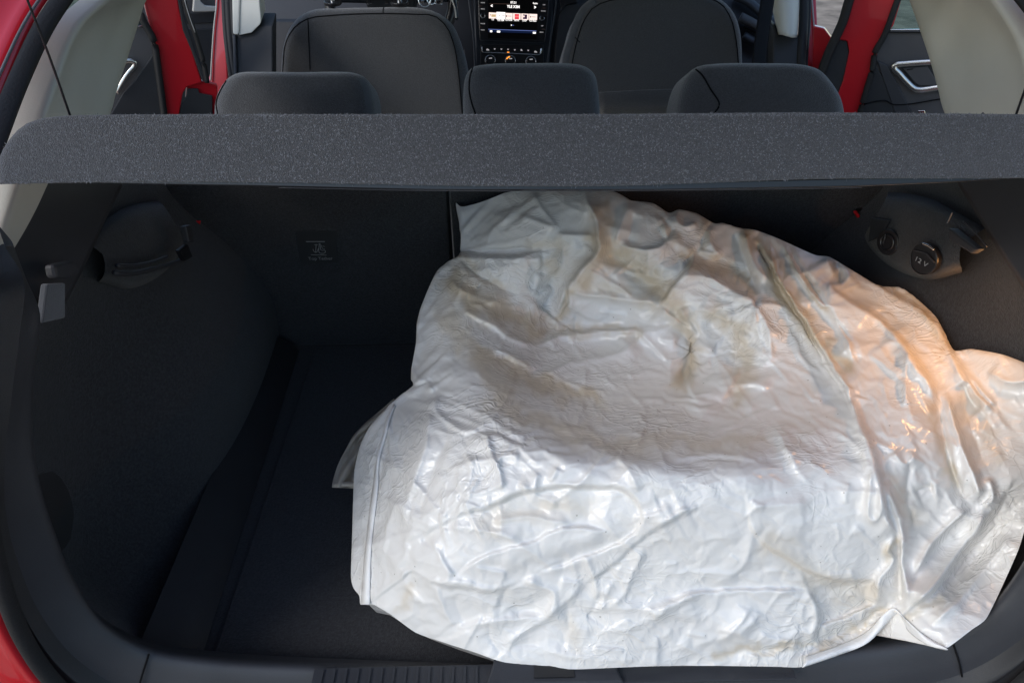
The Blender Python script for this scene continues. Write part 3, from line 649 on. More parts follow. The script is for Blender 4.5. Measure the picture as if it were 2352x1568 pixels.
# ---- front seats
def raycastmesh(o):
    from mathutils.bvhtree import BVHTree
    me = o.data
    return BVHTree.FromPolygons([v.co for v in me.vertices], [p.vertices for p in me.polygons])
def onmesh(bv, pts, k=14, off=.0006):
    q = []
    for u, v in catmull(pts, k):
        h = bv.ray_cast(CAM, ray(u, v).normalized())
        if h[0]: q.append(h[0] + (h[1] if h[1].dot(CAM - h[0]) > 0 else -h[1]) * off)
    return q
SN = Vector((0, .97, .22)).normalized(); SE = Vector((0, 1, -.38)).normalized()
def seat(pts, seams, inset, label, group):
    e = empty('front_seat', None, None)
    tocar(e); e['label'] = label
    p0 = P(pts[8][0], 10, 1.98)
    o = pillow('seat_back', [hp(u, v, P(1176, 10, 1.98), SN) for u, v in pts], SE, .14, .045, 'fabric', e, n=100, dome=.006)
    slab('seat_cushion', [o.data.vertices[0].co * 0 + Vector((p0.x + a, 1.66 + b, .0)) for a, b in ((-.24, 0), (.24, 0), (.24, .48), (-.24, .48))], (0, 0, .10), 'fabric', e, bevel=.03)
    bv = raycastmesh(o)
    for s_, r_ in seams:
        q = onmesh(bv, s_, 20)
        if len(q) > 3: tube('seam', q, r_, 'seam', e, n=len(q) * 2, seg=6)
    return e, o, bv
SL = [(630, 420), (636, 262), (638, 160), (641, 110), (654, 65), (680, 32), (715, 16), (770, 13), (860, 11), (950, 11), (1000, 22), (1035, 48), (1056, 90), (1070, 140), (1085, 262), (1095, 420)]
s1, o1, b1 = seat(SL, [([(652, 262), (650, 160), (658, 96), (682, 58), (705, 44), (760, 36), (850, 32), (940, 33), (1005, 40), (1030, 70), (1044, 110), (1052, 160), (1062, 262)], .0016),
                       ([(707, 42), (709, 90), (712, 160)], .0012), ([(885, 12), (880, 22), (880, 32)], .0012)], 0, 'front seat on the left, its grey back behind the rear headrests', 'front seats')
SR = [(1280, 420), (1285, 262), (1288, 190), (1292, 140), (1306, 90), (1322, 40), (1350, 5), (1385, -18), (1450, -28), (1560, -28), (1630, -22), (1672, -2), (1698, 30), (1710, 70), (1714, 140), (1718, 262), (1722, 420)]
s2, o2, b2 = seat(SR, [([(1310, 262), (1312, 160), (1322, 110), (1336, 60), (1358, 22), (1400, 2), (1500, -8), (1640, 0), (1672, 30), (1690, 90), (1700, 262)], .0016),
                       ([(1318, 82), (1326, 92), (1332, 98)], .0012)], 0, 'front seat on the right, its back taller and darker', 'front seats')
for (su, sp_) in ((s1, o1), (s2, o2)): pass
# paler side bolster strip on the right seat's left shoulder
q = onmesh(b2, [(1300, 150), (1306, 120), (1316, 88), (1326, 56), (1342, 26), (1368, 4)], 18, .001)
if len(q) > 3: tube('side_bolster', q, .013, 'fabric2', s2, n=50, flat=.35, up=(0, 1, 0))
q = onmesh(b1, [(642, 260), (641, 170), (645, 110), (658, 70), (684, 40), (712, 26)], 18, .001)
if len(q) > 3: tube('side_bolster', q, .007, 'fabric2', s1, n=50, flat=.35, up=(0, 1, 0))
# lower pockets
for (uu0, uu1, e, bv) in ((1375, 1690, s2, b2),):
    pk = [onmesh(bv, [(uu0, 212), ((uu0 + uu1) / 2, 205), (uu1, 208)], 16, .002), onmesh(bv, [(uu0, 262), ((uu0 + uu1) / 2, 262), (uu1, 262)], 16, .002)]
    if len(pk[0]) > 5 and len(pk[1]) > 5: loft('seat_pocket', pk, 'fabric', e, n=20, sub=1, thick=.003)
# head restraint guides on the left seat
for u in (765, 918):
    c = hp(u, 14, P(1176, 10, 1.98) + SN * .05, SN)
    c = Vector((c.x, c.y, P(u, 16, 2.0).z + .012)); c = P(u, 11, 2.015)
    disc('guide_collar', c, .024, (0, -.1, 1), .010, 'smooth', s1, bevel=.004)
    tube('headrest_post', [c, c + Vector((0, .004, .09))], .0065, 'brightchrome', s1)
box('front_headrest', P(842, -64, 2.05), (.27, .10, .12), 'fabric', s1, bevel=.03, seg=4)

# ---- dashboard, centre stack
DN = Vector((0, -.90, .43)).normalized()           # face normal, toward the cabin
D0 = P(1178, 48, 2.40)
def dp(u, v, off=0.): return hp(u, v, D0 + DN * off, DN)
dash = tocar(slab('dashboard', [dp(u, v, -.03) for u, v in [(540, -140), (1760, -140), (1760, 60), (1290, 120), (1290, 420), (1060, 420), (1060, 120), (540, 60)]], -DN * .12, 'blueplastic', bevel=.01))
tocar(slab('centre_stack', [dp(u, v, -.01) for u, v in [(1086, -80), (1278, -80), (1262, 170), (1250, 420), (1092, 420), (1090, 120)]], -DN * .05, 'blueplastic', bevel=.006))
tube('stack_edge', [dp(u, v, .004) for u, v in [(1282, -60), (1277, 10), (1268, 70), (1258, 140), (1252, 200)]], .003, 'plastic2', dash)
tube('stack_edge', [dp(u, v, .004) for u, v in [(1068, -60), (1080, 20), (1088, 90), (1093, 200)]], .004, 'plastic2', dash)
slab('glove_box_trim', [dp(u, v, .0) for u, v in [(1290, 15), (1305, 8), (1350, 8), (1350, 200), (1268, 200), (1275, 100), (1283, 40)]], -DN * .03, 'plastic', dash, bevel=.006)
slab('air_vent', [dp(u, v, .01) for u, v in [(1284, -20), (1330, -20), (1326, 6), (1300, 12), (1288, 26)]], -DN * .02, 'smooth', dash, bevel=.003)
def c1(x, y, off=0.): return dp(1072.5 + .104 * x, .104 * y, off)          # in the close-up of the unit
def poly1(L, off): return [c1(x, y, off) for x, y in L]
iu = tocar(slab('infotainment_unit', poly1([(250, -100), (1815, -100), (1815, 20), (1770, 500), (1710, 950), (1500, 945), (800, 915), (285, 895), (262, 500)], .0), DN * .008, 'smooth', bevel=.002))
tube('unit_edge', [c1(x, y, .008) for x, y in ((290, 895), (800, 918), (1300, 945), (1708, 955))], .0012, 'plastic2', iu)
tube('unit_edge', [c1(x, y, .008) for x, y in ((1808, 20), (1775, 450), (1712, 950))], .0014, 'plastic2', iu)
slab('display', poly1([(470, -60), (1565, -60), (1560, 100), (1540, 880), (470, 850)], .0085), DN * .001, 'screen', iu)
def e1(name, L, m, off=.0102): return slab(name, poly1(L, off), DN * .0004, m, iu)
tiles = [(485, 280, 645, 412), (652, 270, 848, 430), (856, 292, 1010, 430), (1018, 298, 1188, 440), (1200, 305, 1365, 442), (1374, 312, 1552, 445)]
for x0, y0, x1, y1 in tiles: e1('station_tile', [(x0, y0), (x1, y0 + 8), (x1 - 4, y1 + 4), (x0, y1)], 'epink' if x0 != 652 else 'ewhite')
e1('tile_print', [(540, 325), (635, 328), (632, 380), (540, 378)], 'ecream', .0108)
e1('tile_print', [(508, 325), (526, 325), (526, 348), (508, 348)], 'edark', .0108)
e1('tile_print', [(678, 322), (692, 322), (692, 348), (678, 348)], 'edark', .0108)
xd = (c1(1000, 0) - c1(900, -0)).normalized(); xd = (c1(1560, 120) - c1(470, 75)).normalized(); yd = DN.cross(xd)
PX = (c1(1100, 0) - c1(1000, 0)).length / 100
def t1(body, x, y, px, m='ewhite', sq=1.0, th=.0, off=.011): return text('lettering', body, c1(x, y, off), xd, yd, px * PX * 1.35, m, iu, squash=sq, thick=th)
t1('X3M', 768, 358, 50, 'edark')
e1('tile_print', [(862, 345), (888, 345), (888, 378), (862, 378)], 'edark', .0108)
e1('tile_print', [(905, 356), (985, 360), (985, 368), (905, 364)], 'edark', .0108)
e1('tile_print', [(1055, 316), (1152, 320), (1148, 430), (1055, 430)], 'ered', .0108)
e1('tile_print', [(1060, 352), (1148, 356), (1148, 392), (1060, 388)], 'ered2', .0112)
e1('tile_print', [(1235, 326), (1330, 330), (1326, 428), (1235, 426)], 'epurple', .0108)
e1('tile_print', [(1240, 352), (1262, 346), (1280, 368), (1262, 392), (1242, 388)], 'epink', .0112)
e1('tile_print', [(1290, 366), (1320, 368), (1320, 384), (1290, 382)], 'edark', .0112)
e1('tile_print', [(1395, 362), (1418, 362), (1418, 392), (1395, 392)], 'edark', .0108)
e1('tile_print', [(1430, 374), (1518, 378), (1518, 386), (1430, 382)], 'edark', .0108)
t1('07:21', 1030, 64, 46, th=.02)
t1('YLE X3M', 1026, 156, 58, th=.03, sq=.92)
t1('Radio', 1510, 82, 34, th=.02)
t1('<', 545, 138, 70, th=.05, sq=.8); t1('>', 1506, 172, 70, th=.05, sq=.8)
for tx_, x, y, sz in (('YLE', 568, 436, 34), ('YLE X3M', 744, 454, 36), ('YLE PUHE', 922, 450, 34), ('NOVA', 1096, 458, 34), ('LOOP', 1272, 464, 34), ('YLE VEGA', 1454, 468, 34)):
    t1(tx_, x, y, sz, th=.02, sq=.8)
e1('page_dot', [(972, 550), (990, 550), (990, 574), (972, 574)], 'ewhite'); e1('page_dots', [(1000, 558), (1036, 560), (1036, 570), (1000, 568)], 'eblue')
e1('menu_line', [(472, 646), (1535, 685), (1535, 695), (472, 656)], 'eblue')
e1('menu_band', [(472, 657), (1535, 696), (1530, 745), (472, 712)], 'edblue', .0100)
e1('top_line', [(490, 84), (960, 92), (960, 97), (490, 89)], 'edark')
for x0, x1, y0 in ((508, 560, 676), (662, 735, 684), (1455, 1522, 710)):
    e1('menu_icon', [(x0, y0 + 6), (x0 + 8, y0), (x1 - 8, y0 + 2), (x1, y0 + 8), (x1, y0 + 34), (x1 - 10, y0 + 42), (x0 + 8, y0 + 40), (x0, y0 + 32)], 'ewhite')
for nme, x, y in (('RADIO', 352, 66), ('MEDIA', 350, 204), ('PHONE', 348, 528), ('VOICE', 346, 668), ('CAR', 1702, 112), ('SOUND', 1688, 250), ('APP', 1662, 578), ('MENU', 1648, 718)):
    t1(nme, x, y, 22, 'egrey', th=.03)
for x, y in ((352, 354), (1660, 408)):
    disc('rotary_knob', c1(x, y, .008), 38 * PX, DN, .014, 'smooth', iu, bevel=.001); ring('knob_ring', c1(x, y, .020), 47 * PX, 8 * PX, DN, 'chrome', iu)
for x, y in ((300, 135), (300, 597), (1700, 182), (1690, 650)):
    e1('key_gap', [(x - 35, y), (x + 35, y + 2), (x + 35, y + 6), (x - 35, y + 4)], 'edark')
cp = tocar(slab('climate_panel', poly1([(300, 990), (1700, 1010), (1680, 1700), (300, 1700)], .0), DN * .006, 'smooth', bevel=.002))
def e2(name, L, m, off=.0075): return slab(name, poly1(L, off), DN * .0006, m, cp)
tube('chrome_strip', [c1(x, y, .009) for x, y in ((332, 1030), (334, 1100), (345, 1150), (420, 1162), (900, 1180), (1400, 1205), (1600, 1210), (1630, 1190), (1642, 1130), (1650, 1070))], .0013, 'chrome', cp, n=80)
tube('chrome_strip', [c1(x, y, .0095) for x, y in ((1624, 1190), (1638, 1120), (1640, 1080))], .0026, 'brightchrome', cp)
icons = [(460, 1100), (614, 1084), (762, 1088), (910, 1094), (1058, 1104), (1205, 1108), (1356, 1116), (1518, 1146)]
for k, (x, y) in enumerate(icons):
    w_ = 34 if k in (0, 7) else 22
    e2('key_icon', [(x - w_, y + 18), (x - w_ * .8, y - 14), (x, y - 20), (x + w_ * .6, y - 4), (x + w_, y + 10), (x + w_, y + 22)] if k in (0, 5, 7) else
       [(x - w_ * .7, y + 10), (x - w_ * .9, y - 14), (x + w_ * .2, y - 4), (x + w_ * .9, y - 16), (x + w_ * .5, y + 12), (x - w_ * .1, y + 20)], 'egrey')
e2('key_lamp', [(888, 1150), (936, 1152), (936, 1168), (888, 1166)], 'eamber')
for k, (x, y) in enumerate(((514, 1340), (958, 1350), (1412, 1365))):
    disc('dial', c1(x, y, .006), 100 * PX, DN, .010, 'smooth', cp, bevel=.002)
    ring('dial_ring', c1(x, y, .014), 112 * PX, 7 * PX, DN, 'chrome', cp)
    e2('dial_print', [(x - 30, y - 55), (x + 40, y - 62), (x + 42, y - 42), (x - 28, y - 38)], 'egrey', .017)
q = DN.to_track_quat('Z', 'Y').to_matrix()
ring('dial_light', c1(958, 1350, .017), 88 * PX, 12 * PX, DN, 'eamber', cp, seg=16, a0=200 if (q @ Vector((0, 1, 0))).z < 0 else 95, a1=255 if (q @ Vector((0, 1, 0))).z < 0 else 155)
tocar(box('centre_console', (0, 1.62, .02), (.20, .8, .30), 'plastic', bevel=.03))
# steering wheel (left-hand drive)
SW = P(898, -8, 2.12); SWN = Vector((0, -.9, .42)).normalized()
sw = empty('steering_wheel'); tocar(sw)
ring('rim', SW, .178, .015, SWN, 'smooth', sw, seg=60, ts=12)
disc('hub', SW - SWN * .03, .075, SWN, .03, 'plastic', sw, bevel=.01)
for a in (0, 180, 270):
    d_ = q @ Vector((math.cos(R(a)), math.sin(R(a)), 0))
    tube('spoke', [SW - SWN * .01 + d_ * .06, SW + d_ * .17], .016, 'blueplastic', sw, flat=.5, up=SWN)
slab('button_frame', [P(u, v, 2.08) for u, v in [(998, -2), (1018, -3), (1016, 11), (998, 10)]], (0, .004, 0), 'brightchrome', sw, bevel=.002)
slab('button', [P(u, v, 2.076) for u, v in [(1003, 2), (1012, 2), (1011, 9), (1003, 8)]], (0, .004, 0), 'smooth', sw, bevel=.001)
tube('rim_trim', [P(u, v, 2.07) for u, v in [(1030, -50), (1040, -10), (1046, 20), (1049, 44)]], .006, 'blueplastic', sw)
tube('rim_trim_edge', [P(u, v, 2.06) for u, v in [(1038, 0), (1045, 20), (1048, 42)]], .0022, 'headliner', sw)
for x0, x1, y0 in ((844, 853, 3), (884, 892, 3), (912, 920, 2), (966, 974, 2)):
    slab('control_button', [P(u, v, 2.08) for u, v in [(x0, y0), (x1, y0 - 1), (x1, y0 + 6), (x0, y0 + 7)]], (0, .004, 0), 'brightchrome', sw, bevel=.001)
ring('key_ring', P(975, 2, 2.0), .016, .0016, (0.2, -1, .3), 'brightchrome', sw, seg=20)
ring('key_ring', P(990, -2, 2.0), .014, .0016, (0.8, -1, .3), 'brightchrome', sw, seg=20)

# ---- lit luggage lamp low on the right side trim, just ahead of the sheet's shoulder
lp = Vector((.612, .25, .475))
ll = tocar(box('luggage_lamp', lp + Vector((.004, 0, 0)), (.010, .060, .022), 'smooth', bevel=.003))
box('lens', lp + Vector((-.004, 0, 0)), (.008, .050, .016), 'lamp', ll, bevel=.002)
lg = bpy.data.lights.new('lamp_bulb', 'AREA'); lg.shape = 'RECTANGLE'; lg.size = .05; lg.size_y = .016; lg.energy = .27; lg.color = (1, .45, .14)
lo = bpy.data.objects.new('lamp_bulb', lg); COL.objects.link(lo); lo.location = lp + Vector((-.012, 0, 0))
lo.rotation_euler = Vector((.88, -.25, .45)).to_track_quat('Z', 'Y').to_euler(); tocar(lo)

# ================================================================== PARCEL SHELF
ps = empty('parcel_shelf', 'grey felt parcel shelf, its rear edge lifted across the boot on cords', 'parcel shelf', (0, .12, .66))
PSI = Matrix.Translation((0, -.12, -.66))
def toshelf(o): o.parent = ps; o.matrix_parent_inverse = PSI; return o
LN = Vector((0, -.93, .36)).normalized()
LP0 = P(1176, 340, .676)
def lpn(u, v, off=0.): return hp(u, v, LP0 + LN * off, LN)
XL = lpn(0, 420).x
lipo = [(-12, 424), (-14, 370), (0, 338), (22, 308), (50, 284), (90, 271), (130, 266), (400, 262), (800, 262), (1300, 262), (1900, 258), (2352, 262), (2520, 264), (2570, 268), (2610, 290), (2640, 330), (2650, 370), (2650, 404), (2352, 410), (1900, 412), (1400, 428), (1100, 428), (600, 420), (200, 420)]
pts = smoothpoly([lpn(u, v) for u, v in lipo], 200)
lip = toshelf(pillow('felt_lip', pts, -LN, .022, .007, 'shelf', None, smooth_outline=False, dome=.0))
# plain underside strip and stitched edge just below the felt
strip = toshelf(slab('edge_strip', [lpn(u, v, -.004) for u, v in [(130, 410), (1100, 420), (1500, 420), (2300, 402), (2300, 412), (2180, 419), (1960, 429), (1500, 437), (1000, 437), (560, 427), (130, 421)]], -LN * .006, 'smooth', bevel=.001))
toshelf(tube('edge_seam', [lpn(u, v, -.003) for u, v in [(640, 431), (1000, 438), (1400, 438), (1800, 434), (1980, 431)]],   .0004, 'plastic2', n=60, seg=4))
a0 = lpn(0, 275); b0 = lpn(2640, 275)
toshelf(slab('shelf_board', [(a0.x + .03, a0.y + .014, a0.z - .018), (b0.x - .03, a0.y + .014, a0.z - .018), (.50, .69, .435), (-.50, .69, .435)], (0, .003, .010), 'shelf', bevel=.002))
# cords up to the tailgate
for (A, B) in (((161, 262), (55, -20)), ((2330, 270), (2400, 60))):
    p = P(A[0], A[1] + 4, .69); q_ = P(B[0], B[1], .62)
    d_ = q_ - p
    toshelf(tube('lifting_cord', [p - d_ * .05, p, p + d_ * .5 + Vector((.001, 0, -.001)), q_, p + d_ * 1.9], .0011, 'smooth', n=60, seg=6))
# felt fibres: short curled hairs standing off the lip
nf = 17000
U = rng.uniform(-10, 2400, nf); V = rng.uniform(263, 424, nf)
V[:2200] = rng.uniform(260, 266, 2200); V[2200:3800] = rng.uniform(416, 430, 1600)
bvl = BVHTree.FromPolygons([v.co for v in lip.data.vertices], [p.vertices for p in lip.data.polygons])
vs = []; fs = []
for k in range(nf):
    h = bvl.ray_cast(CAM, ray(U[k], V[k]).normalized())
    if not h[0]: continue
    p = h[0]; nn = h[1] if h[1].dot(CAM - h[0]) > 0 else -h[1]
    L = random.uniform(.0008, .0026); a = random.uniform(0, 2 * math.pi)
    tdir = Vector((math.cos(a), .3 * math.sin(a), math.sin(a))); wv = tdir.cross(nn).normalized() * random.choice((.00010, .00014, .0002, .00034))
    b = len(vs); q0 = p + nn * .0001; q1 = p + nn * random.uniform(.0002, .0006) + tdir * L * .5
    q2 = q1 + (tdir + Vector((random.uniform(-1, 1), 0, random.uniform(-1, 1)))).normalized() * L * .5 - nn * random.uniform(-.0004, .0005)
    vs += [q0 - wv, q0 + wv, q1 + wv, q1 - wv, q2]; fs += [(b, b + 1, b + 2, b + 3), (b + 3, b + 2, b + 4)]
fo = toshelf(pydata('felt_fibres', vs, fs, 'fibre', None, False)); fo['kind'] = 'stuff'

# ================================================================== WHITE POLYTHENE SHEET
def vnoise(x, y, seed):
    r = np.random.default_rng(seed); N = 64; g = r.uniform(-1, 1, (N, N))
    xi = np.floor(x).astype(int); yi = np.floor(y).astype(int); fx = x - xi; fy = y - yi
    fx = fx * fx * fx * (fx * (fx * 6 - 15) + 10); fy = fy * fy * fy * (fy * (fy * 6 - 15) + 10)
    a = g[xi % N, yi % N]; b = g[(xi + 1) % N, yi % N]; c = g[xi % N, (yi + 1) % N]; d = g[(xi + 1) % N, (yi + 1) % N]
    return (a * (1 - fx) + b * fx) * (1 - fy) + (c * (1 - fx) + d * fx) * fy
def fbm(x, y, seed, o=4):
    s = 0; a = 1
    for k in range(o): s = s + a * vnoise(x * 2 ** k, y * 2 ** k, seed + k); a *= .5
    return s
def facets(x, y, n, box_, seed, kk=1.0):
    """crumple field: lower envelope of tilted bowls -> sharp ridges round shallow facets"""
    r = np.random.default_rng(seed); x0, x1, y0, y1 = box_
    px = r.uniform(x0, x1, n); py = r.uniform(y0, y1, n); gx = r.normal(0, .5, n); gy = r.normal(0, .5, n)
    s = math.sqrt((x1 - x0) * (y1 - y0) / n); best = np.full(x.shape, 1e9)
    for i in range(n):
        dx = (x - px[i]) / s; dy = (y - py[i]) / s
        best = np.minimum(best, gx[i] * dx + gy[i] * dy + kk * (dx * dx + dy * dy))
    return best - best.mean()
def tin(x, y, n, box_, seed, sd, dens=None):
    """crumple field: random heights on a Delaunay net, linear inside each triangle -> flat facets, crisp creases"""
    from mathutils.geometry import delaunay_2d_cdt
    r = np.random.default_rng(seed); x0, x1, y0, y1 = box_
    g = int(math.sqrt(n * (x1 - x0) / (y1 - y0))); h = max(2, n // g)
    px, py = np.meshgrid(np.linspace(x0, x1, g), np.linspace(y0, y1, h)); px = px.ravel(); py = py.ravel()
    px = px + r.uniform(-.48, .48, px.shape) * (x1 - x0) / g; py = py + r.uniform(-.48, .48, py.shape) * (y1 - y0) / h
    vo, _, fo, _, _, _ = delaunay_2d_cdt([Vector((a, b)) for a, b in zip(px, py)], [], [], 0, 1e-6)
    vo = np.array([list(v) for v in vo]); hh = r.normal(0, sd, len(vo)); out = np.zeros(x.shape)
    order = np.argsort(y, kind='stable'); ys = y[order]
    for f in fo:
        a, b, c = vo[f[0]], vo[f[1]], vo[f[2]]
        i0 = np.searchsorted(ys, min(a[1], b[1], c[1])); i1 = np.searchsorted(ys, max(a[1], b[1], c[1]))
        if i1 <= i0: continue
        k = order[i0:i1]; xx = x[k]; m = (xx >= min(a[0], b[0], c[0])) & (xx <= max(a[0], b[0], c[0])); k = k[m]
        if not len(k): continue
        xx = x[k]; yy = y[k]; d = (b[1] - c[1]) * (a[0] - c[0]) + (c[0] - b[0]) * (a[1] - c[1])
        if abs(d) < 1e-9: continue
        l0 = ((b[1] - c[1]) * (xx - c[0]) + (c[0] - b[0]) * (yy - c[1])) / d; l1 = ((c[1] - a[1]) * (xx - c[0]) + (a[0] - c[0]) * (yy - c[1])) / d; l2 = 1 - l0 - l1
        q = (l0 >= -1e-6) & (l1 >= -1e-6) & (l2 >= -1e-6)
        out[k[q]] = (l0 * hh[f[0]] + l1 * hh[f[1]] + l2 * hh[f[2]])[q]
    return out
def tps(pts, vals, X, Y, lam=1e-3):
    p = np.array(pts, float) / 500.; v = np.array(vals, float); n = len(p)
    def k(r2): return np.where(r2 > 0, .5 * r2 * np.log(r2 + 1e-12), 0)
    d2 = ((p[:, None] - p[None]) ** 2).sum(-1); K = k(d2) + lam * np.eye(n)
    Q = np.hstack([np.ones((n, 1)), p]); A = np.block([[K, Q], [Q.T, np.zeros((3, 3))]])
    s = np.linalg.solve(A, np.concatenate([v, [0, 0, 0]]))
    out = s[n] + s[n + 1] * X / 500. + s[n + 2] * Y / 500.
    for i in range(n): out = out + s[i] * k((X / 500. - p[i, 0]) ** 2 + (Y / 500. - p[i, 1]) ** 2)
    return out
def cA(L): return [(893.8 + .342 * x, 404.5 + .342 * y) for x, y in L]
def cB(L): return [(1505.3 + .36 * x, 404.5 + .36 * y) for x, y in L]
def cC(L): return [(752.6 + .4259 * x, 893.8 + .4259 * y) for x, y in L]
def cD(L): return [(1505.3 + .4259 * x, 893.8 + .4259 * y) for x, y in L]
def cE(L): return [(940.8 + .3 * x, 564.5 + .3 * y) for x, y in L]
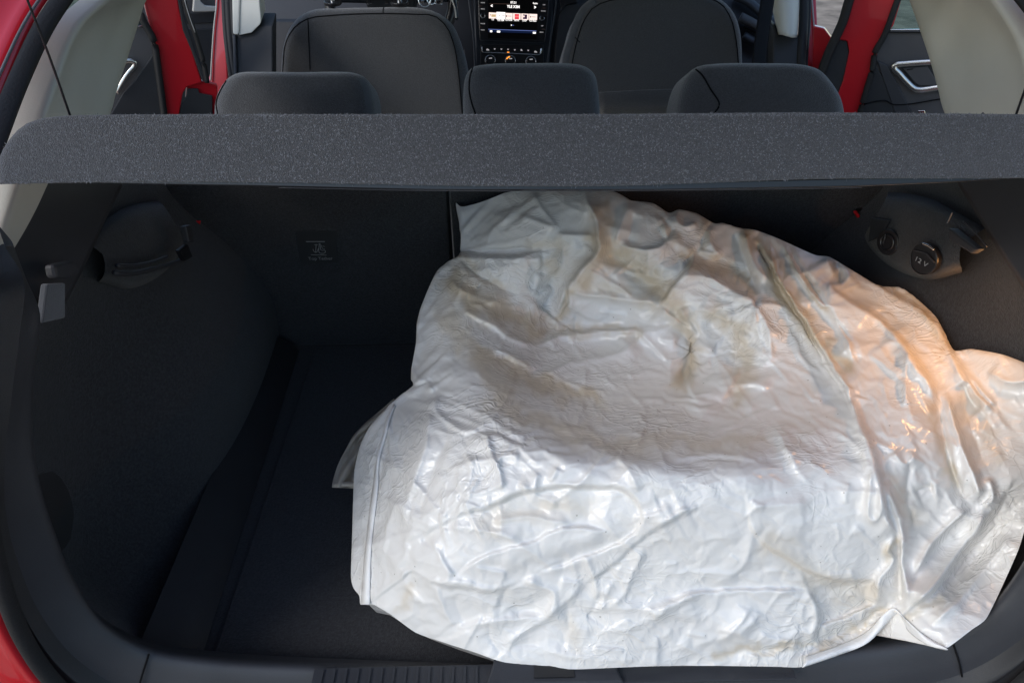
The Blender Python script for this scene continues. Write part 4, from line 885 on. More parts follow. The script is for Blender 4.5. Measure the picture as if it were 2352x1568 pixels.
# kind, points, width(px), amplitude(mm): R ridge, V valley, S step (left of travel high), B broad bump, D broad dent
folds = [
 ('R', cA([(1310, 110), (1370, 300), (1385, 400), (1388, 490), (1290, 620), (1185, 750), (1150, 860), (1130, 960)]), 16, 13),
 ('S', cA([(1310, 110), (1372, 300), (1385, 400), (1388, 490), (1290, 620), (1195, 750), (1200, 850), (1130, 980)]), 45, 13),
 ('V', cA([(1165, 420), (1165, 590), (1060, 700), (990, 780), (950, 820)]), 14, -7),
 ('R', cA([(1130, 385), (1260, 395), (1375, 398)]), 8, 4),
 ('R', cA([(960, 110), (1040, 230), (1100, 310), (1145, 365)]), 9, 4),
 ('R', cA([(860, 180), (780, 280), (700, 350), (640, 510)]), 7, 3),
 ('R', cA([(870, 250), (1000, 300), (1130, 360)]), 8, 4),
 ('V', cA([(690, 500), (800, 500), (960, 480)]), 10, -4),
 ('S', cA([(990, 512), (860, 530), (700, 540), (560, 535), (460, 530), (400, 570)]), 50, 14),
 ('R', cA([(480, 180), (500, 330), (520, 420), (600, 480)]), 7, 3),
 ('S', cA([(980, 640), (1020, 620), (1030, 560), (1020, 520)]), 30, 6),
 ('R', cA([(1020, 640), (990, 740), (960, 810)]), 9, 6),
 ('V', cA([(500, 590), (640, 690), (780, 760), (880, 790)]), 13, -6),
 ('R', cA([(400, 690), (520, 780), (640, 830), (760, 850)]), 10, 5),
 ('D', cA([(480, 760), (640, 860), (800, 930), (960, 1000)]), 42, -14),
 ('R', cA([(470, 880), (590, 950), (700, 1000), (790, 1070), (880, 1110), (975, 1135)]), 10, 6),
 ('S', cA([(975, 1135), (1090, 1080), (1210, 1058), (1440, 1036), (1690, 1015)]), 40, -11),
 ('V', cA([(1000, 1040), (1150, 1030), (1300, 1020)]), 20, -6),
 ('R', cA([(1190, 770), (1320, 800), (1480, 820), (1650, 840), (1760, 845), (1820, 900)]), 10, 7),
 ('D', cA([(1400, 500), (1560, 560), (1700, 660), (1810, 800)]), 34, -12),
 ('R', cA([(1310, 620), (1450, 680), (1560, 750), (1650, 820)]), 9, 4),
 ('S', cA([(1820, 870), (1870, 790), (1900, 740), (1980, 640), (2060, 520)]), 40, -12),
 ('R', cA([(1820, 880), (1920, 960), (2000, 1010), (2040, 1080)]), 11, 7),
 ('D', cA([(1960, 900), (2030, 1020), (2040, 1180), (2000, 1330), (1960, 1420)]), 22, -12),
 ('R', cA([(1000, 1375), (1100, 1320), (1200, 1270), (1400, 1230), (1560, 1180), (1690, 1100)]), 24, 8),
 ('D', cA([(640, 1200), (860, 1350), (1060, 1420), (1250, 1490), (1500, 1580)]), 30, -13),
 ('R', cA([(700, 1150), (850, 1230), (980, 1330)]), 18, 4),
 ('R', cA([(1605, 175), (1590, 260), (1540, 380), (1520, 470)]), 10, 5),
 ('V', cA([(1640, 240), (1620, 380), (1600, 460)]), 9, -4),
 ('R', cA([(1840, 270), (1850, 350), (1860, 430), (1780, 490), (1620, 480), (1520, 460)]), 9, 5),
 ('R', cA([(1925, 240), (1960, 330), (2080, 320)]), 8, 5),
 ('V', cA([(1840, 280), (1900, 360), (1830, 440)]), 10, -5),
 ('R', cA([(2130, 300), (2120, 420), (2090, 520)]), 8, 6),
 ('R', cA([(340, 620), (270, 740), (210, 900), (185, 1060)]), 7, 5),
 ('R', cA([(175, 1100), (160, 1300), (230, 1400)]), 9, 4),
 ('R', cA([(160, 1400), (240, 1370), (290, 1450)]), 7, 5),
 ('V', cA([(1050, 690), (1100, 760), (1000, 900)]), 20, -9),
 # sweeping folds, upper right
 ('S', cB([(1290, 1530), (1190, 1330), (1100, 1190), (1010, 1030), (910, 860), (830, 730), (740, 600), (660, 460), (600, 350)]), 42, -17),
 ('V', cB([(840, 700), (980, 900), (1100, 1100), (1230, 1290)]), 17, -5),
 ('R', cB([(790, 400), (860, 520), (930, 640), (1040, 790), (1130, 890), (1240, 1080), (1270, 1190)]), 12, 13),
 ('V', cB([(820, 410), (900, 560), (1000, 700), (1100, 850), (1200, 980), (1280, 1090)]), 13, -12),
 ('B', cB([(960, 560), (1080, 700), (1240, 840), (1400, 950)]), 34, 8),
 ('R', cB([(1090, 520), (1120, 590), (1150, 640)]), 8, 6),
 ('V', cB([(1140, 530), (1170, 610), (1190, 690)]), 8, -7),
 ('R', cB([(1090, 690), (1160, 690), (1260, 620)]), 9, 5),
 ('D', cB([(1150, 750), (1280, 870), (1400, 960), (1500, 1060)]), 30, -6),
 ('S', cB([(1100, 690), (1250, 800), (1380, 880), (1500, 980), (1600, 1080), (1680, 1190), (1760, 1330), (1830, 1500)]), 40, -12),
 ('S', cB([(1260, 600), (1500, 740), (1650, 830), (1780, 930), (1850, 1050), (1900, 1150), (1950, 1260), (2080, 1500)]), 50, -6),
 ('R', cB([(1640, 1080), (1600, 1200), (1590, 1490)]), 12, 5),
 ('V', cB([(500, 360), (540, 460), (590, 590), (640, 770)]), 15, -9),
 ('R', cB([(560, 340), (600, 450), (640, 560), (750, 690)]), 12, 9),
 ('V', cB([(620, 360), (680, 470), (720, 560)]), 12, -8),
 ('V', cB([(340, 290), (310, 390), (290, 490)]), 11, -8),
 ('R', cB([(370, 310), (350, 400), (420, 520)]), 10, 6),
 ('D', cB([(180, 510), (330, 540), (470, 590), (580, 690), (640, 790)]), 22, -11),
 ('R', cB([(140, 640), (300, 640), (450, 700), (560, 760), (650, 800)]), 12, 6),
 ('R', cB([(650, 800), (560, 860), (440, 900)]), 8, 4), ('R', cB([(650, 800), (780, 820), (880, 880)]), 8, 4), ('R', cB([(650, 800), (730, 1000), (740, 1180)]), 9, 4),
 ('R', cB([(650, 800), (640, 900), (600, 1000)]), 7, 3), ('R', cB([(650, 800), (520, 780), (400, 760)]), 7, 3),
 ('D', cB([(30, 860), (140, 950), (200, 1060), (200, 1200), (130, 1330)]), 24, -10),
 ('R', cB([(150, 830), (230, 960), (280, 1060), (390, 1140)]), 12, 7),
 ('D', cB([(300, 900), (420, 1010), (520, 1130), (500, 1280)]), 24, -9),
 ('R', cB([(270, 830), (380, 890), (500, 930)]), 10, 4),
 ('V', cB([(120, 1120), (260, 1140), (400, 1140), (450, 1130)]), 8, -3),
 ('B', cB([(200, 1400), (400, 1340), (500, 1380)]), 40, 10),
 ('S', cB([(1890, 1110), (1960, 1230), (2040, 1360), (2170, 1500)]), 22, -10),
 ('R', cB([(1920, 1190), (2050, 1330), (2180, 1480)]), 10, 8),
 ('V', cB([(1960, 1310), (2010, 1420), (2080, 1500)]), 13, -9),
 ('R', cB([(2120, 1250), (2250, 1310), (2400, 1300)]), 14, 6),
 # lower left
 ('B', cC([(480, 100), (560, 300), (500, 520), (420, 760)]), 44, 5),
 ('R', cC([(590, 30), (575, 90), (640, 170), (760, 230), (830, 180)]), 10, 4),
 ('R', cC([(560, 50), (530, 300), (450, 560), (400, 760)]), 11, 4),
 ('V', cC([(650, 230), (590, 400), (530, 560), (480, 720)]), 13, -4),
 ('R', cC([(850, 200), (870, 320), (920, 430), (950, 560)]), 7, 4),
 ('S', cC([(390, 880), (440, 820), (590, 745), (720, 680), (860, 640), (1000, 575), (1150, 550), (1320, 530), (1450, 525), (1570, 540), (1650, 580), (1690, 660), (1670, 760), (1560, 830), (1440, 885), (1300, 930), (1180, 970), (1050, 1025)]), 26, 10),
 ('D', cC([(800, 760), (1000, 690), (1200, 640), (1400, 640), (1520, 660)]), 46, -9),
 ('S', cC([(690, 1020), (760, 950), (900, 880), (1080, 830), (1300, 745), (1540, 770)]), 26, -9),
 ('B', cC([(900, 960), (1100, 890), (1300, 830), (1520, 800)]), 24, 6),
 ('R', cC([(560, 800), (600, 900), (650, 980), (690, 1015)]), 11, 8),
 ('V', cC([(500, 830), (560, 760), (620, 740)]), 14, -8),
 ('R', cC([(440, 830), (400, 920), (350, 980)]), 9, 4),
 ('S', cC([(380, 1045), (450, 978), (530, 1020), (610, 1055), (820, 1085), (960, 1070), (1050, 1030)]), 40, 8),
 ('S', cC([(230, 1150), (340, 1070), (450, 978)]), 25, 9),
 ('R', cC([(580, 1050), (620, 1160), (680, 1290)]), 9, 6), ('V', cC([(680, 1100), (720, 1230), (740, 1280)]), 14, -5),
 ('R', cC([(680, 1290), (850, 1260), (1000, 1240), (1170, 1225)]), 9, 8),
 ('R', cC([(1050, 1030), (1140, 1060), (1220, 1100), (1210, 1170), (1165, 1225)]), 11, 9),
 ('D', cC([(900, 1150), (1050, 1180), (1150, 1170)]), 22, -6),
 ('R', cC([(960, 1425), (1000, 1350), (1090, 1290), (1180, 1230), (1300, 1130), (1380, 1060)]), 10, 8),
 ('V', cC([(860, 1300), (900, 1380), (950, 1430)]), 10, -5),
 ('R', cC([(1250, 1030), (1320, 1040), (1375, 1060)]), 8, 5),
 ('S', cC([(1380, 1060), (1540, 950), (1640, 860), (1760, 760), (1980, 650)]), 34, 8),
 ('R', cC([(1700, 860), (1650, 980), (1600, 1100), (1510, 1190)]), 11, 7),
 ('V', cC([(1480, 1090), (1440, 1180), (1400, 1240)]), 12, -7),
 ('R', cC([(1540, 1040), (1490, 1150), (1500, 1190)]), 9, 5),
 ('R', cC([(1740, 1240), (1820, 1160), (1980, 1090)]), 11, 6),
 ('R', cC([(1200, 500), (1220, 460), (1240, 420)]), 6, 3), ('R', cC([(1040, 500), (1110, 590), (1130, 440)]), 6, 3),
 ('V', cC([(1290, 1100), (1290, 1280), (1270, 1400)]), 16, -3),
 # lower right
 ('S', cD([(1020, 0), (1090, 130), (1150, 260), (1185, 380), (1215, 500), (1240, 620), (1300, 780), (1308, 840)]), 40, -14),
 ('R', cD([(1170, 400), (1160, 500), (1148, 620), (1150, 690), (1180, 715), (1210, 680), (1225, 560)]), 6, 4),
 ('V', cD([(1500, 0), (1540, 180), (1580, 380), (1640, 540), (1700, 625)]), 11, -10),
 ('R', cD([(1560, 20), (1620, 200), (1690, 400), (1740, 520), (1775, 630)]), 14, 11),
 ('V', cD([(1660, 60), (1720, 260), (1790, 420)]), 22, -5),
 ('R', cD([(1700, 630), (1620, 700), (1500, 820), (1440, 930), (1390, 1000)]), 9, 9),
 ('R', cD([(1770, 630), (1740, 760), (1620, 900), (1500, 1060), (1370, 1185)]), 12, 11),
 ('R', cD([(1800, 470), (1825, 590), (1770, 640)]), 8, 6), ('V', cD([(1750, 560), (1770, 620)]), 8, -5),
 ('S', cD([(1350, 1210), (1500, 1080), (1620, 920), (1740, 760), (1890, 560)]), 34, 13),
 ('D', cD([(1550, 1130), (1700, 960), (1830, 780), (1900, 640)]), 40, -9),
 ('R', cD([(1480, 1280), (1650, 1120), (1800, 940), (1940, 760)]), 18, 7),
 ('R', cD([(1210, 470), (1290, 640), (1330, 780), (1335, 950), (1360, 1080), (1345, 1190)]), 13, 9),
 ('V', cD([(1290, 740), (1310, 860), (1320, 1000), (1330, 1180)]), 8, -9),
 ('R', cD([(1310, 780), (1250, 880), (1300, 900)]), 9, 6),
 ('R', cD([(1200, 1160), (1205, 1030), (1260, 960), (1310, 880)]), 9, 7),
 ('S', cD([(860, 1280), (1040, 1220), (1200, 1160)]), 26, -6),
 ('S', cD([(0, 1230), (60, 1160), (180, 1110), (330, 1085), (500, 1080), (700, 1078), (830, 1075)]), 26, -10),
 ('S', cD([(830, 1075), (862, 1140), (878, 1250), (850, 1360)]), 30, -12),
 ('S', cD([(850, 1360), (790, 1392), (620, 1385), (460, 1330), (300, 1300)]), 24, -5),
 ('R', cD([(440, 1330), (500, 1280), (550, 1240)]), 8, 6), ('R', cD([(550, 1320), (660, 1350), (780, 1380)]), 8, 5),
 ('V', cD([(300, 1440), (600, 1400), (870, 1350), (1080, 1280), (1200, 1200), (1290, 1140)]), 16, -9),
 ('R', cD([(0, 740), (100, 680), (190, 640)]), 12, 7), ('V', cD([(0, 600), (100, 560)]), 16, -4),
 ('S', cD([(500, 650), (520, 760), (600, 840), (720, 920), (900, 1010), (1100, 1030), (1200, 1020)]), 40, 7),
 ('R', cD([(500, 655), (600, 630), (820, 615)]), 12, 4),
 ('R', cD([(520, 700), (510, 870), (420, 1000), (300, 1050)]), 16, 5),
 ('V', cD([(1500, 520), (1430, 540), (1390, 560)]), 10, -6),
 ('R', cD([(1280, 330), (1350, 400), (1400, 340)]), 12, 4), ('V', cD([(1380, 370), (1350, 520), (1400, 760)]), 18, -5),
 # large soft shapes
 ('B', [(1090, 905), (1200, 1010), (1400, 1075), (1650, 1085), (1850, 1060)], 60, 10),
 ('D', [(1150, 800), (1300, 830), (1500, 830), (1700, 860)], 80, -9),
]
OUT = [(1047, 466), (1056, 474), (1064, 475), (1100, 466), (1130, 455), (1160, 443), (1200, 437), (1300, 436), (1400, 437), (1440, 455), (1450, 461), (1500, 467), (1536, 489), (1560, 481), (1600, 490), (1640, 513), (1660, 512), (1700, 524),
       (1735, 528), (1790, 549), (1870, 585), (1905, 590), (1960, 622), (2010, 652), (2036, 659), (2070, 663), (2110, 690), (2150, 728), (2172, 770), (2187, 803), (2205, 805), (2230, 801), (2275, 808), (2310, 816), (2352, 832), (2400, 850),
       (2402, 960), (2395, 1060), (2375, 1150), (2358, 1200), (2340, 1260), (2300, 1350), (2265, 1420), (2232, 1445), (2172, 1489), (2140, 1480), (2100, 1450), (2060, 1405), (2040, 1412), (1985, 1462), (1900, 1505), (1840, 1531), (1780, 1530), (1640, 1528), (1500, 1529), (1400, 1533), (1320, 1536),
       (1230, 1532), (1150, 1518), (1090, 1497), (1020, 1475), (955, 1452), (900, 1412), (880, 1400), (856, 1387), (828, 1387), (826, 1368), (812, 1350), (806, 1325), (808, 1250), (811, 1150), (814, 1080), (828, 1020), (850, 978), (880, 945), (905, 920), (950, 884), (944, 872), (945, 845),
       (955, 790), (957, 745), (965, 710), (985, 660), (1004, 622), (1030, 600), (1056, 585), (1060, 560), (1056, 520), (1050, 490)]
OUT = [p for p in OUT]
CP = [ # u, v, z of the base form
 (1047, 466, .375), (1060, 580, .33), (1200, 437, .42), (1400, 437, .425), (1600, 490, .405), (1790, 549, .38), (1960, 622, .365), (2110, 690, .355), (2187, 803, .335), (2300, 812, .355), (2400, 850, .36),
 (2395, 1060, .285), (2330, 1110, .27), (2400, 960, .315), (1250, 560, .375), (1500, 600, .375), (1750, 700, .345), (1950, 800, .32), (2080, 950, .325), (2150, 1100, .285), (2270, 960, .30),
 (1050, 680, .31), (965, 720, .275), (950, 870, .25), (1050, 850, .30), (1250, 740, .262), (1450, 760, .270), (1650, 800, .283), (1300, 880, .255), (1500, 920, .264), (1680, 940, .275), (1850, 950, .30),
 (1100, 1000, .31), (1300, 1050, .315), (1500, 1080, .32), (1700, 1090, .32), (1900, 1090, .315), (980, 1020, .27), (1000, 1150, .25), (1200, 1180, .275), (1450, 1200, .27), (1700, 1210, .27), (1900, 1220, .26), (2050, 1230, .24),
 (860, 1000, .22), (815, 1080, .17), (808, 1250, .115), (830, 1385, .075), (900, 1200, .185), (900, 1330, .135), (900, 1412, .09), (1000, 1350, .165), (1200, 1350, .18), (1450, 1350, .185), (1700, 1350, .19), (1900, 1350, .18),
 (955, 1450, .075), (1150, 1515, .085), (1320, 1536, .084), (1640, 1528, .086), (1840, 1531, .084), (1450, 1450, .135), (1700, 1450, .14), (1200, 1440, .12), (1900, 1450, .12), (1985, 1462, .105), (2060, 1405, .14), (2172, 1489, .15),
 (2100, 1300, .185), (2200, 1250, .18), (2280, 1300, .17), (2265, 1420, .165), (2340, 1260, .205), (2375, 1150, .245), (2100, 1400, .155)]
def catclosed(pts, per=6):
    p = np.array(pts, float); n = len(p); out = []
    for i in range(n):          # centripetal-ish, tension keeps corners crisp
        p0, p1, p2, p3 = p[i - 1], p[i], p[(i + 1) % n], p[(i + 2) % n]
        for k in range(per):
            t = k / per; m1 = (p2 - p0) * .32; m2 = (p3 - p1) * .32
            out.append((2*t**3 - 3*t**2 + 1) * p1 + (t**3 - 2*t**2 + t) * m1 + (-2*t**3 + 3*t**2) * p2 + (t**3 - t**2) * m2)
    return np.array(out)
def inside(poly, X, Y):
    r = np.zeros(X.shape, bool); n = len(poly); j = n - 1
    for i in range(n):
        xi, yi = poly[i]; xj, yj = poly[j]
        if yi != yj:
            c = ((yi > Y) != (yj > Y)) & (X < (xj - xi) * (Y - yi) / (yj - yi) + xi); r ^= c
        j = i
    return r
def nearest(poly, X, Y):
    best = np.full(X.shape, 1e9); bx = X.copy(); by = Y.copy(); n = len(poly)
    for i in range(n):
        a = poly[i]; b = poly[(i + 1) % n]; d = b - a; L = d @ d + 1e-9
        t = np.clip(((X - a[0]) * d[0] + (Y - a[1]) * d[1]) / L, 0, 1)
        qx = a[0] + t * d[0]; qy = a[1] + t * d[1]; dd = (X - qx) ** 2 + (Y - qy) ** 2
        m = dd < best; best = np.where(m, dd, best); bx = np.where(m, qx, bx); by = np.where(m, qy, by)
    return np.sqrt(best), bx, by
def foldfield(X, Y, folds):
    H = np.zeros(X.shape)
    wob = fbm(X / 34., Y / 34., 91, 3) * 3.2; 
    for kind, pts, wd, amp in folds:
        amp = amp * .001
        pts = catmull(pts, max(12, len(pts) * 5)); rad = wd * (7.0 if kind in 'RV' else 4.5)
        x0, y0 = pts.min(0) - rad; x1, y1 = pts.max(0) + rad
        m = (X > x0) & (X < x1) & (Y > y0) & (Y < y1)
        if not m.any(): continue
        x = X[m]; y = Y[m]; best = np.full(x.shape, 1e9); sg = np.ones(x.shape); tt = np.zeros(x.shape)
        seg = np.linalg.norm(np.diff(pts, axis=0), axis=1); L = seg.sum(); cum = np.concatenate([[0], np.cumsum(seg)])
        for i in range(len(pts) - 1):
            a = pts[i]; d = pts[i + 1] - a; l2 = d @ d + 1e-9
            t = np.clip(((x - a[0]) * d[0] + (y - a[1]) * d[1]) / l2, 0, 1)
            ex = x - a[0] - t * d[0]; ey = y - a[1] - t * d[1]; dd = ex * ex + ey * ey
            k = dd < best; best = np.where(k, dd, best); sg = np.where(k, np.sign(d[0] * (y - a[1]) - d[1] * (x - a[0])), sg)
            tt = np.where(k, (cum[i] + t * seg[i]) / L, tt)
        hs_ = math.sin(pts[0][0] * 12.9898 + pts[0][1] * 78.233) * 43758.5453; hs_ -= math.floor(hs_)
        s = np.sqrt(best) * sg + wob[m] * min(1, wd / 16.)
        tap = np.clip(np.minimum(tt, 1 - tt) / .16, 0, 1); tap = tap * tap * (3 - 2 * tap); tap = .12 + .88 * tap
        tap *= np.clip(1 - (np.sqrt(best) - rad * .75) / (rad * .25), 0, 1)
        if kind in 'RV':
            e = 1.2; wa, wb = (wd * 2.1, wd * .85) if hs_ > .5 else (wd * .85, wd * 2.1)
            h = np.exp(-(np.sqrt(s * s + e * e) - e) / np.where(s < 0, wa, wb))
        elif kind in 'BD':
            h = np.exp(-(s / wd) ** 2)
        else:
            h = np.where(s < 0, .55 * np.exp(-np.abs(s) / (wd * 1.5)), -.55 * np.exp(-np.abs(s) / (wd * .7)))
            h = h * np.clip(np.abs(s) / 3.0, 0, 1)
        H[m] += amp * h * tap
    return H
def relief(u, v, z, h):
    """world points: view ray meets height z, then raised by h metres toward the viewer"""
    r = MR; dx = (u - 1176) / F; dy = -(v - 784) / F
    D = np.stack([r[0][0] * dx + r[0][1] * dy - r[0][2], r[1][0] * dx + r[1][1] * dy - r[1][2], r[2][0] * dx + r[2][1] * dy - r[2][2]], -1)
    d = (z - CAM.z) / D[..., 2]; d = d - h
    return np.array(CAM) + D * d[..., None]
# warm shade of the hollows, painted in with the load showing through, as streaks: points, width, strength
shade_load_tint = [
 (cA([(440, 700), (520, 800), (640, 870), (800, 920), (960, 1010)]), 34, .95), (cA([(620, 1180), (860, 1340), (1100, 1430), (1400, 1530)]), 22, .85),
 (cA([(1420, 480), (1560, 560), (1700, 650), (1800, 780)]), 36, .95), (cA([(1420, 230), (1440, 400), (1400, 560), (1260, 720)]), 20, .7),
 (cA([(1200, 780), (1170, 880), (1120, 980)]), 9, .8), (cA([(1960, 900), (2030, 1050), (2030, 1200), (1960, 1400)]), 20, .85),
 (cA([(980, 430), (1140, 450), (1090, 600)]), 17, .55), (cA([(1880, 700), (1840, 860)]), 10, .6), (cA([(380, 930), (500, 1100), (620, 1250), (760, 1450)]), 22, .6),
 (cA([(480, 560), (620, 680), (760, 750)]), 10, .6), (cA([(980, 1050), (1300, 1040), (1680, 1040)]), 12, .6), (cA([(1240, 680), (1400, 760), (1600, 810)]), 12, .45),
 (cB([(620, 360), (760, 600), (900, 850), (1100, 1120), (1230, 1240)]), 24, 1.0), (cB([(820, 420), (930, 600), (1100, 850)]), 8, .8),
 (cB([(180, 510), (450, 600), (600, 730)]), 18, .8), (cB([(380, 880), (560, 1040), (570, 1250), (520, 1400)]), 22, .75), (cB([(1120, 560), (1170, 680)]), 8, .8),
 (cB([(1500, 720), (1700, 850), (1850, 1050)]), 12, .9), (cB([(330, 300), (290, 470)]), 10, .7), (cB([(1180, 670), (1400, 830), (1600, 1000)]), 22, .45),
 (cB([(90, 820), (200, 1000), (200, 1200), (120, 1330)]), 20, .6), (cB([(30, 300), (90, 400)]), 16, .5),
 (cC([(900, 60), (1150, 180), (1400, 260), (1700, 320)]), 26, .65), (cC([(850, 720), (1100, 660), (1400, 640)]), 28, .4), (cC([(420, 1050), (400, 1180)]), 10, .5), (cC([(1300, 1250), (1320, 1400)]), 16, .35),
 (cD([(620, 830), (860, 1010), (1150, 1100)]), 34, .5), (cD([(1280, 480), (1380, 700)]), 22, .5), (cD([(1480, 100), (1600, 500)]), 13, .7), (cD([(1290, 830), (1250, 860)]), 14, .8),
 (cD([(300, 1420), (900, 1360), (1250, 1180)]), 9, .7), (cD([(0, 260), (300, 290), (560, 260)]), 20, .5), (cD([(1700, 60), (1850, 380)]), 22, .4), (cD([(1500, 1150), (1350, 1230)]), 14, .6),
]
def shade_load_field(X, Y):
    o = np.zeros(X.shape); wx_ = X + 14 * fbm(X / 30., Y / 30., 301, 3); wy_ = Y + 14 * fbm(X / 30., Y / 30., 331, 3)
    for pts, wd, st in shade_load_tint:
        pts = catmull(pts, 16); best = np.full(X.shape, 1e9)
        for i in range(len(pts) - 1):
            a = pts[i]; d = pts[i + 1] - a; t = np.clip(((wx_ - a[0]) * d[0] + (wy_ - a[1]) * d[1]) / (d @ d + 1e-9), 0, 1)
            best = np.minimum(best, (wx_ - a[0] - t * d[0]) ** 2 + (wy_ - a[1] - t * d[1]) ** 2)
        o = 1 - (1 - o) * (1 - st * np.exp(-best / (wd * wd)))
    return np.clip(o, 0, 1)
poly = catclosed(OUT, 5)
STEP = 5.5
us = np.arange(800, 2446, STEP); vsr = np.arange(432, 1546, STEP)
X, Y = np.meshgrid(us, vsr)
ins = inside(poly, X, Y)
quad = ins[:-1, :-1].astype(int) + ins[1:, :-1] + ins[:-1, 1:] + ins[1:, 1:]
usequad = quad >= 1
# keep only cells touching the inside; snap outside corners to the outline
use = np.zeros(X.shape, bool)
use[:-1, :-1] |= usequad; use[1:, :-1] |= usequad; use[:-1, 1:] |= usequad; use[1:, 1:] |= usequad
ux = X[use]; uy = Y[use]; ii = ins[use]
dist = np.zeros(ux.shape); nbx = ux.copy(); nby = uy.copy()
dist, nbx, nby = nearest(poly, ux, uy)
ux = np.where(ii, ux, nbx); uy = np.where(ii, uy, nby); dist = np.where(ii, dist, 0)
Z = tps([(a, b) for a, b, _ in CP], [c for _, _, c in CP], ux, uy)
rc = np.random.default_rng(77); mini = []
def crease(x, y, ang, L, wd, amp):
    dx = math.cos(ang) * L / 2; dy = math.sin(ang) * L / 2; k = rc.normal(0, .06) * L
    mini.append(('R' if rc.random() < .62 else 'V', [(x - dx, y - dy), (x - k * math.sin(ang), y + k * math.cos(ang)), (x + dx, y + dy)], wd, amp if mini is None else amp))
for cx_, cy_, n_, R_ in ((985, 880, 9, 80), (1490, 955, 12, 110), (1730, 690, 12, 120), (1060, 1140, 12, 90), (1990, 1385, 9, 90), (2195, 1165, 8, 80), (1620, 505, 6, 60), (1300, 745, 8, 80), (1180, 1010, 9, 90), (1400, 640, 7, 80), (1840, 1440, 6, 60), (2290, 930, 7, 70)):
    for k in range(n_):
        a_ = 2 * math.pi * (k + rc.random() * .8) / n_; L = R_ * rc.uniform(.5, 1.2)
        crease(cx_ + math.cos(a_) * L * .55, cy_ + math.sin(a_) * L * .55, a_, L, rc.uniform(3.5, 7), rc.uniform(1.2, 3.0))
inpoly = 0
while inpoly < 520:
    x = rc.uniform(820, 2390); y = rc.uniform(445, 1525)
    dens = .45 + .8 * math.exp(-((x - 1080) / 130) ** 2 - ((y - 860) / 190) ** 2) + .7 * math.exp(-((x - 1650) / 300) ** 2 - ((y - 830) / 190) ** 2)
    if rc.random() > dens: continue
    big = rc.random() < .22
    ang = rc.normal(.12, .42) if rc.random() < .62 else rc.uniform(0, math.pi)
    if x > 1800 and y < 1200 and rc.random() < .7: ang = rc.normal(1.05, .25)
    L = rc.uniform(90, 240) if big else rc.uniform(25, 95)
    crease(x, y, ang, L, rc.uniform(7, 14) if big else rc.uniform(2.5, 6), rc.uniform(2.0, 5.0) if big else rc.uniform(.7, 2.2)); inpoly += 1
nearw = np.clip((uy - 1060) / 120, 0, 1)
bx_ = (760, 2480, 400, 1580)
def msk(c, rx, ry): return np.exp(-(((ux - c[0]) / rx) ** 2 + ((uy - c[1]) / ry) ** 2))
def crumple_mask(): return np.clip(.35 + 1.1 * msk((1080, 850), 120, 170) + .9 * msk((1500, 980), 260, 90) + 1.0 * msk((1750, 720), 160, 160) + .9 * msk((1150, 1080), 130, 120) + .7 * msk((1800, 880), 160, 160) + .6 * msk((1250, 1100), 200, 60), 0, 1.5)
crump = crumple_mask()
FF = foldfield(ux, uy, folds)
wx2 = ux + 9 * fbm(ux / 60., uy / 60., 103, 2); wy2 = uy + 9 * fbm(ux / 60., uy / 60., 123, 2)
H = FF * (1.8 - 1.0 * nearw * np.clip((1950 - ux) / 120, 0, 1)) + foldfield(ux, uy, mini) * .8
H += tin(wx2, wy2, 130, bx_, 5, .0040) * (1 - .35 * nearw)
H += tin(wx2 * .8 + wy2 * .3, wy2 * 1.5 - wx2 * .35, 700, (500, 2700, -200, 2200), 15, .0020) * (.45 + .5 * crump)
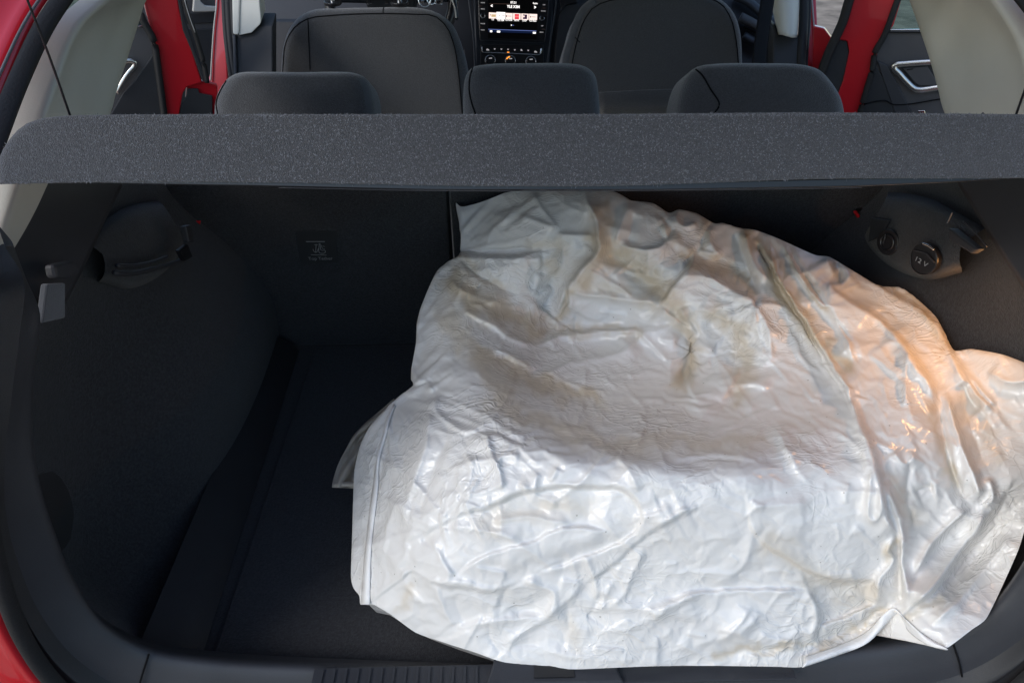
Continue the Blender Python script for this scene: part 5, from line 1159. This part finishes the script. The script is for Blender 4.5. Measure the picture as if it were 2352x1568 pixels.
# rounding at the outline
top = np.clip((1250 - uy) / 300, 0, 1)
edge_drop = .012 * np.exp(-dist / 7.) * (.12 + .5 * top)
P0 = relief(ux, uy, Z, H - edge_drop); C0 = relief(ux, uy, Z, FF * 1.1 - .012)
idx = -np.ones(X.shape, int); idx[use] = np.arange(use.sum())
a = idx[:-1, :-1][usequad]; b = idx[:-1, 1:][usequad]; c = idx[1:, 1:][usequad]; d = idx[1:, :-1][usequad]
quads = np.stack([a, d, c, b], 1)
def settle():
    """let the film buckle and settle over the load with the cloth solver, outline held"""
    def mk(n_, p_):
        me_ = bpy.data.meshes.new(n_); me_.from_pydata(p_.tolist(), [], quads.tolist()); me_.update()
        o_ = bpy.data.objects.new(n_, me_); COL.objects.link(o_); return o_
    o = mk('settling_film', P0); co_ = mk('settling_load', C0)
    vg = o.vertex_groups.new(name='hold'); vg.add(np.where(dist >= 1.0)[0].tolist(), SOFT, 'REPLACE'); vg.add(np.where(dist < 1.0)[0].tolist(), 1.0, 'REPLACE')
    vs_ = o.vertex_groups.new(name='slack'); wgt = np.clip(.25 + .6 * crump, 0, 1) * (1 - .3 * nearw)
    for i_, w_ in enumerate(np.round(wgt, 2).tolist()): vs_.add([i_], w_, 'REPLACE')
    sv_ = o.data.attributes.new('shade_load_tint', 'FLOAT', 'POINT'); sv_.data.foreach_set('value', shade_load_field(ux, uy).astype(np.float32))
    co_.modifiers.new('collision', 'COLLISION'); co_.collision.thickness_outer = .002; co_.collision.cloth_friction = 3
    m = o.modifiers.new('cloth', 'CLOTH'); cs = m.settings
    cs.quality = 5; cs.mass = .02; cs.tension_stiffness = 15; cs.compression_stiffness = 15; cs.shear_stiffness = 9; cs.bending_stiffness = BEND
    cs.tension_damping = 5; cs.compression_damping = 5; cs.shear_damping = 5; cs.bending_damping = .5; cs.air_damping = 5
    cs.vertex_group_mass = 'hold'; cs.pin_stiffness = 1.0; cs.shrink_min = -.010; cs.shrink_max = GROW; cs.vertex_group_shrink = 'slack'; cs.effector_weights.gravity = GRAV
    m.collision_settings.use_collision = True; m.collision_settings.distance_min = .002; m.collision_settings.collision_quality = 2
    m.point_cache.frame_start = 1; m.point_cache.frame_end = NFR
    for f in range(1, NFR + 1): sc.frame_set(f)
    ss = o.modifiers.new('smooth', 'SUBSURF'); ss.levels = 1; ss.render_levels = 1
    dg = bpy.context.evaluated_depsgraph_get(); dg.update()
    me_ = bpy.data.meshes.new_from_object(o.evaluated_get(dg), depsgraph=dg)
    bpy.data.objects.remove(o); bpy.data.objects.remove(co_); sc.frame_set(1)
    n = len(me_.vertices); v = np.zeros(n * 3); me_.vertices.foreach_get('co', v)
    q = np.zeros(len(me_.loops), int); me_.loops.foreach_get('vertex_index', q)
    sm = np.zeros(n, np.float32); me_.attributes['shade_load_tint'].data.foreach_get('value', sm)
    return v.reshape(-1, 3), q.reshape(-1, 4), sm
SOFT, GROW, GRAV, BEND, NFR = .15, -.050, .05, .25, 13
pts3, quads, sm_ = settle()
# fine creasing added on the settled film
INV = np.array(MR.inverted()); cc = (pts3 - np.array(CAM)) @ INV.T
uu = 1176 + F * cc[:, 0] / -cc[:, 2]; vv = 784 - F * cc[:, 1] / -cc[:, 2]
ux, uy = uu, vv
crump = crumple_mask()
wx2 = uu + 9 * fbm(uu / 60., vv / 60., 103, 2); wy2 = vv + 9 * fbm(uu / 60., vv / 60., 123, 2)
hf = tin(wx2, wy2 * 1.7, 2600, (760, 2480, 680, 2700), 25, .00105) * (.35 + .6 * crump) + tin(wx2 * .7 - wy2 * .5, wy2 * 1.6 + wx2 * .6, 5200, (-500, 1900, 900, 4200), 35, .00042) * (.25 + crump)
hf += foldfield(uu, vv, mini) * .62 + foldfield(uu, vv, [(k_, p_, max(5, w_ * .55), a_) for k_, p_, w_, a_ in folds if k_ in 'RVS']) * (.75 - .6 * np.clip((vv - 1060) / 120, 0, 1) * np.clip((1950 - uu) / 120, 0, 1))
tc_ = np.array(CAM) - pts3; tc_ /= np.linalg.norm(tc_, axis=1)[:, None]
pts3 = pts3 + tc_ * hf[:, None]
# skirt: outline dropped behind the silhouette down to the floor
pd, pxn, pyn = None, poly[:, 0], poly[:, 1]
Zp = tps([(a_, b_) for a_, b_, _ in CP], [c_ for _, _, c_ in CP], poly[:, 0], poly[:, 1])
Hp = foldfield(poly[:, 0].copy(), poly[:, 1].copy(), folds) - .012 * (.12 + .5 * np.clip((1250 - poly[:, 1]) / 300, 0, 1)) - .003
rim = relief(poly[:, 0], poly[:, 1], Zp, Hp)
cen = np.array([.14, .38, 0.])
dirc = cen - rim; dirc[:, 2] = 0; dirc /= np.linalg.norm(dirc, axis=1)[:, None] + 1e-9
tuck = (np.clip((poly[:, 0] - 1900) / 120, 0, 1) * np.clip((poly[:, 1] - 1300) / 60, 0, 1))[:, None]
ring1 = rim + dirc * (.012 + .02 * tuck); ring1[:, 2] -= .012 + .012 * tuck[:, 0]
away = np.where(poly[:, 1:2] < 1000, 1., 0.)
ring2 = rim + dirc * (.02 + .07 * tuck); ring2[:, 2] = rim[:, 2] * .5
ring3 = rim + dirc * (.04 + .12 * tuck); ring3[:, 2] = .012
ring3[:, 1] = np.minimum(ring3[:, 1], .775); ring2[:, 1] = np.minimum(ring2[:, 1], .74); 
n0 = len(pts3); nr = len(poly)
allv = np.vstack([pts3, rim, ring1, ring2, ring3])
sk = []
for k in range(3):
    o_ = n0 + k * nr; i_ = np.arange(nr); j_ = (i_ + 1) % nr
    sk.append(np.stack([o_ + i_, o_ + nr + i_, o_ + nr + j_, o_ + j_], 1))
allq = np.vstack([quads] + sk)
me = bpy.data.meshes.new('polythene_sheet')
me.vertices.add(len(allv)); me.vertices.foreach_set('co', allv.astype(np.float32).ravel())
me.loops.add(len(allq) * 4); me.loops.foreach_set('vertex_index', allq.astype(np.int32).ravel())
me.polygons.add(len(allq)); me.polygons.foreach_set('loop_start', np.arange(0, len(allq) * 4, 4, dtype=np.int32))
me.polygons.foreach_set('loop_total', np.full(len(allq), 4, np.int32)); me.update(calc_edges=True); me.validate()
at_ = me.attributes.new('shade_load_tint', 'FLOAT', 'POINT'); sv = np.zeros(len(me.vertices), np.float32); sv[:len(sm_)] = sm_
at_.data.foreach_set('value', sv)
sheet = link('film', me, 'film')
PS = empty('plastic_sheet', 'crumpled white polythene sheet draped over a round load in the boot', 'plastic sheet', (.14, .38, 0))
SI = Matrix.Translation((-.14, -.38, 0))
def tosheet(o): o.parent = PS; o.matrix_parent_inverse = SI; return o
tosheet(sheet)
# helper: point on the finished surface
SBV = BVHTree.FromPolygons([tuple(p) for p in pts3], [tuple(q_) for q_ in quads.tolist()])
def onsheet(u, v, off=.0):
    h = SBV.ray_cast(CAM, ray(u, v).normalized())
    if h[0] is None:
        z = float(tps([(a_, b_) for a_, b_, _ in CP], [c_ for _, _, c_ in CP], np.array([u]), np.array([v]))[0]); p = hz(u, v, z)
    else: p = h[0]
    return p + (CAM - p).normalized() * off
# welded hem strip down the left edge
hl = cC([(352, 78), (318, 150), (300, 220), (268, 330), (252, 420), (242, 500), (225, 620), (208, 760), (193, 900), (182, 1040), (174, 1160)])
hr = cC([(366, 90), (338, 160), (318, 240), (288, 345), (274, 420), (274, 500), (262, 620), (244, 760), (232, 900), (228, 1040), (226, 1158)])
A = [onsheet(u + 2, v, .003) for u, v in catmull(hl, 40)]; B = [onsheet(u, v, .003) for u, v in catmull(hr, 40)]
tosheet(loft('hem', [A, B], 'hem', n=40, sub=1, thick=.0008))
# thin flap showing behind the left edge
f1 = [(905, 915), (870, 945), (835, 975), (812, 1000), (795, 1030), (775, 1070), (764, 1108), (763, 1119)]
f2 = [(915, 940), (890, 965), (865, 1000), (845, 1020), (835, 1050), (830, 1085), (830, 1110), (835, 1122)]
rows = []
for t in np.linspace(0, 1, 9):
    r_ = []
    for (p, q_) in zip(f1, f2):
        u = p[0] * (1 - t) + q_[0] * t; v = p[1] * (1 - t) + q_[1] * t
        zz = .105 + .05 * (1 - (v - 915) / 205) + .012 * math.sin(t * 7 + v / 22.) * t * (1 - t) * 3
        r_.append(hz(u, v, zz))
    rows.append(r_)
tosheet(loft('flap', rows, 'filmthin', n=30, sub=2, thick=.0008))
hb = [[hz(763, 1119 - 9, .112), hz(800, 1104, .114), hz(835, 1108, .116)], [hz(763, 1119, .108), hz(800, 1117, .110), hz(838, 1121, .112)]]
tosheet(loft('flap_hem', hb, 'filmthin', n=12, sub=1, thick=.001))
# folded-over lower hem at the right, over the sill
h1 = [(1850, 1510), (1940, 1478), (1990, 1452), (2030, 1412), (2052, 1398), (2075, 1418), (2120, 1458), (2172, 1489)]
h2 = [(1842, 1532), (1930, 1502), (1992, 1476), (2040, 1428), (2058, 1412), (2090, 1452), (2130, 1480), (2172, 1492)]
A = [onsheet(u, v - 2, .004) for u, v in catmull(h1, 60)]; B = []
for u, v in catmull(h2, 60):
    h_ = SBV.ray_cast(CAM, ray(u, v).normalized()); B.append((h_[0] + (CAM - h_[0]).normalized() * .006) if h_[0] else hz(u, v, .094 + .055 * min(1, max(0, (u - 1950) / 200))))
Cc = [a_.lerp(b_, .5) + Vector((0, -.003, .004)) for a_, b_ in zip(A, B)]
tosheet(loft('hem', [A, Cc, B], 'hem', n=60, sub=3, thick=.0008))
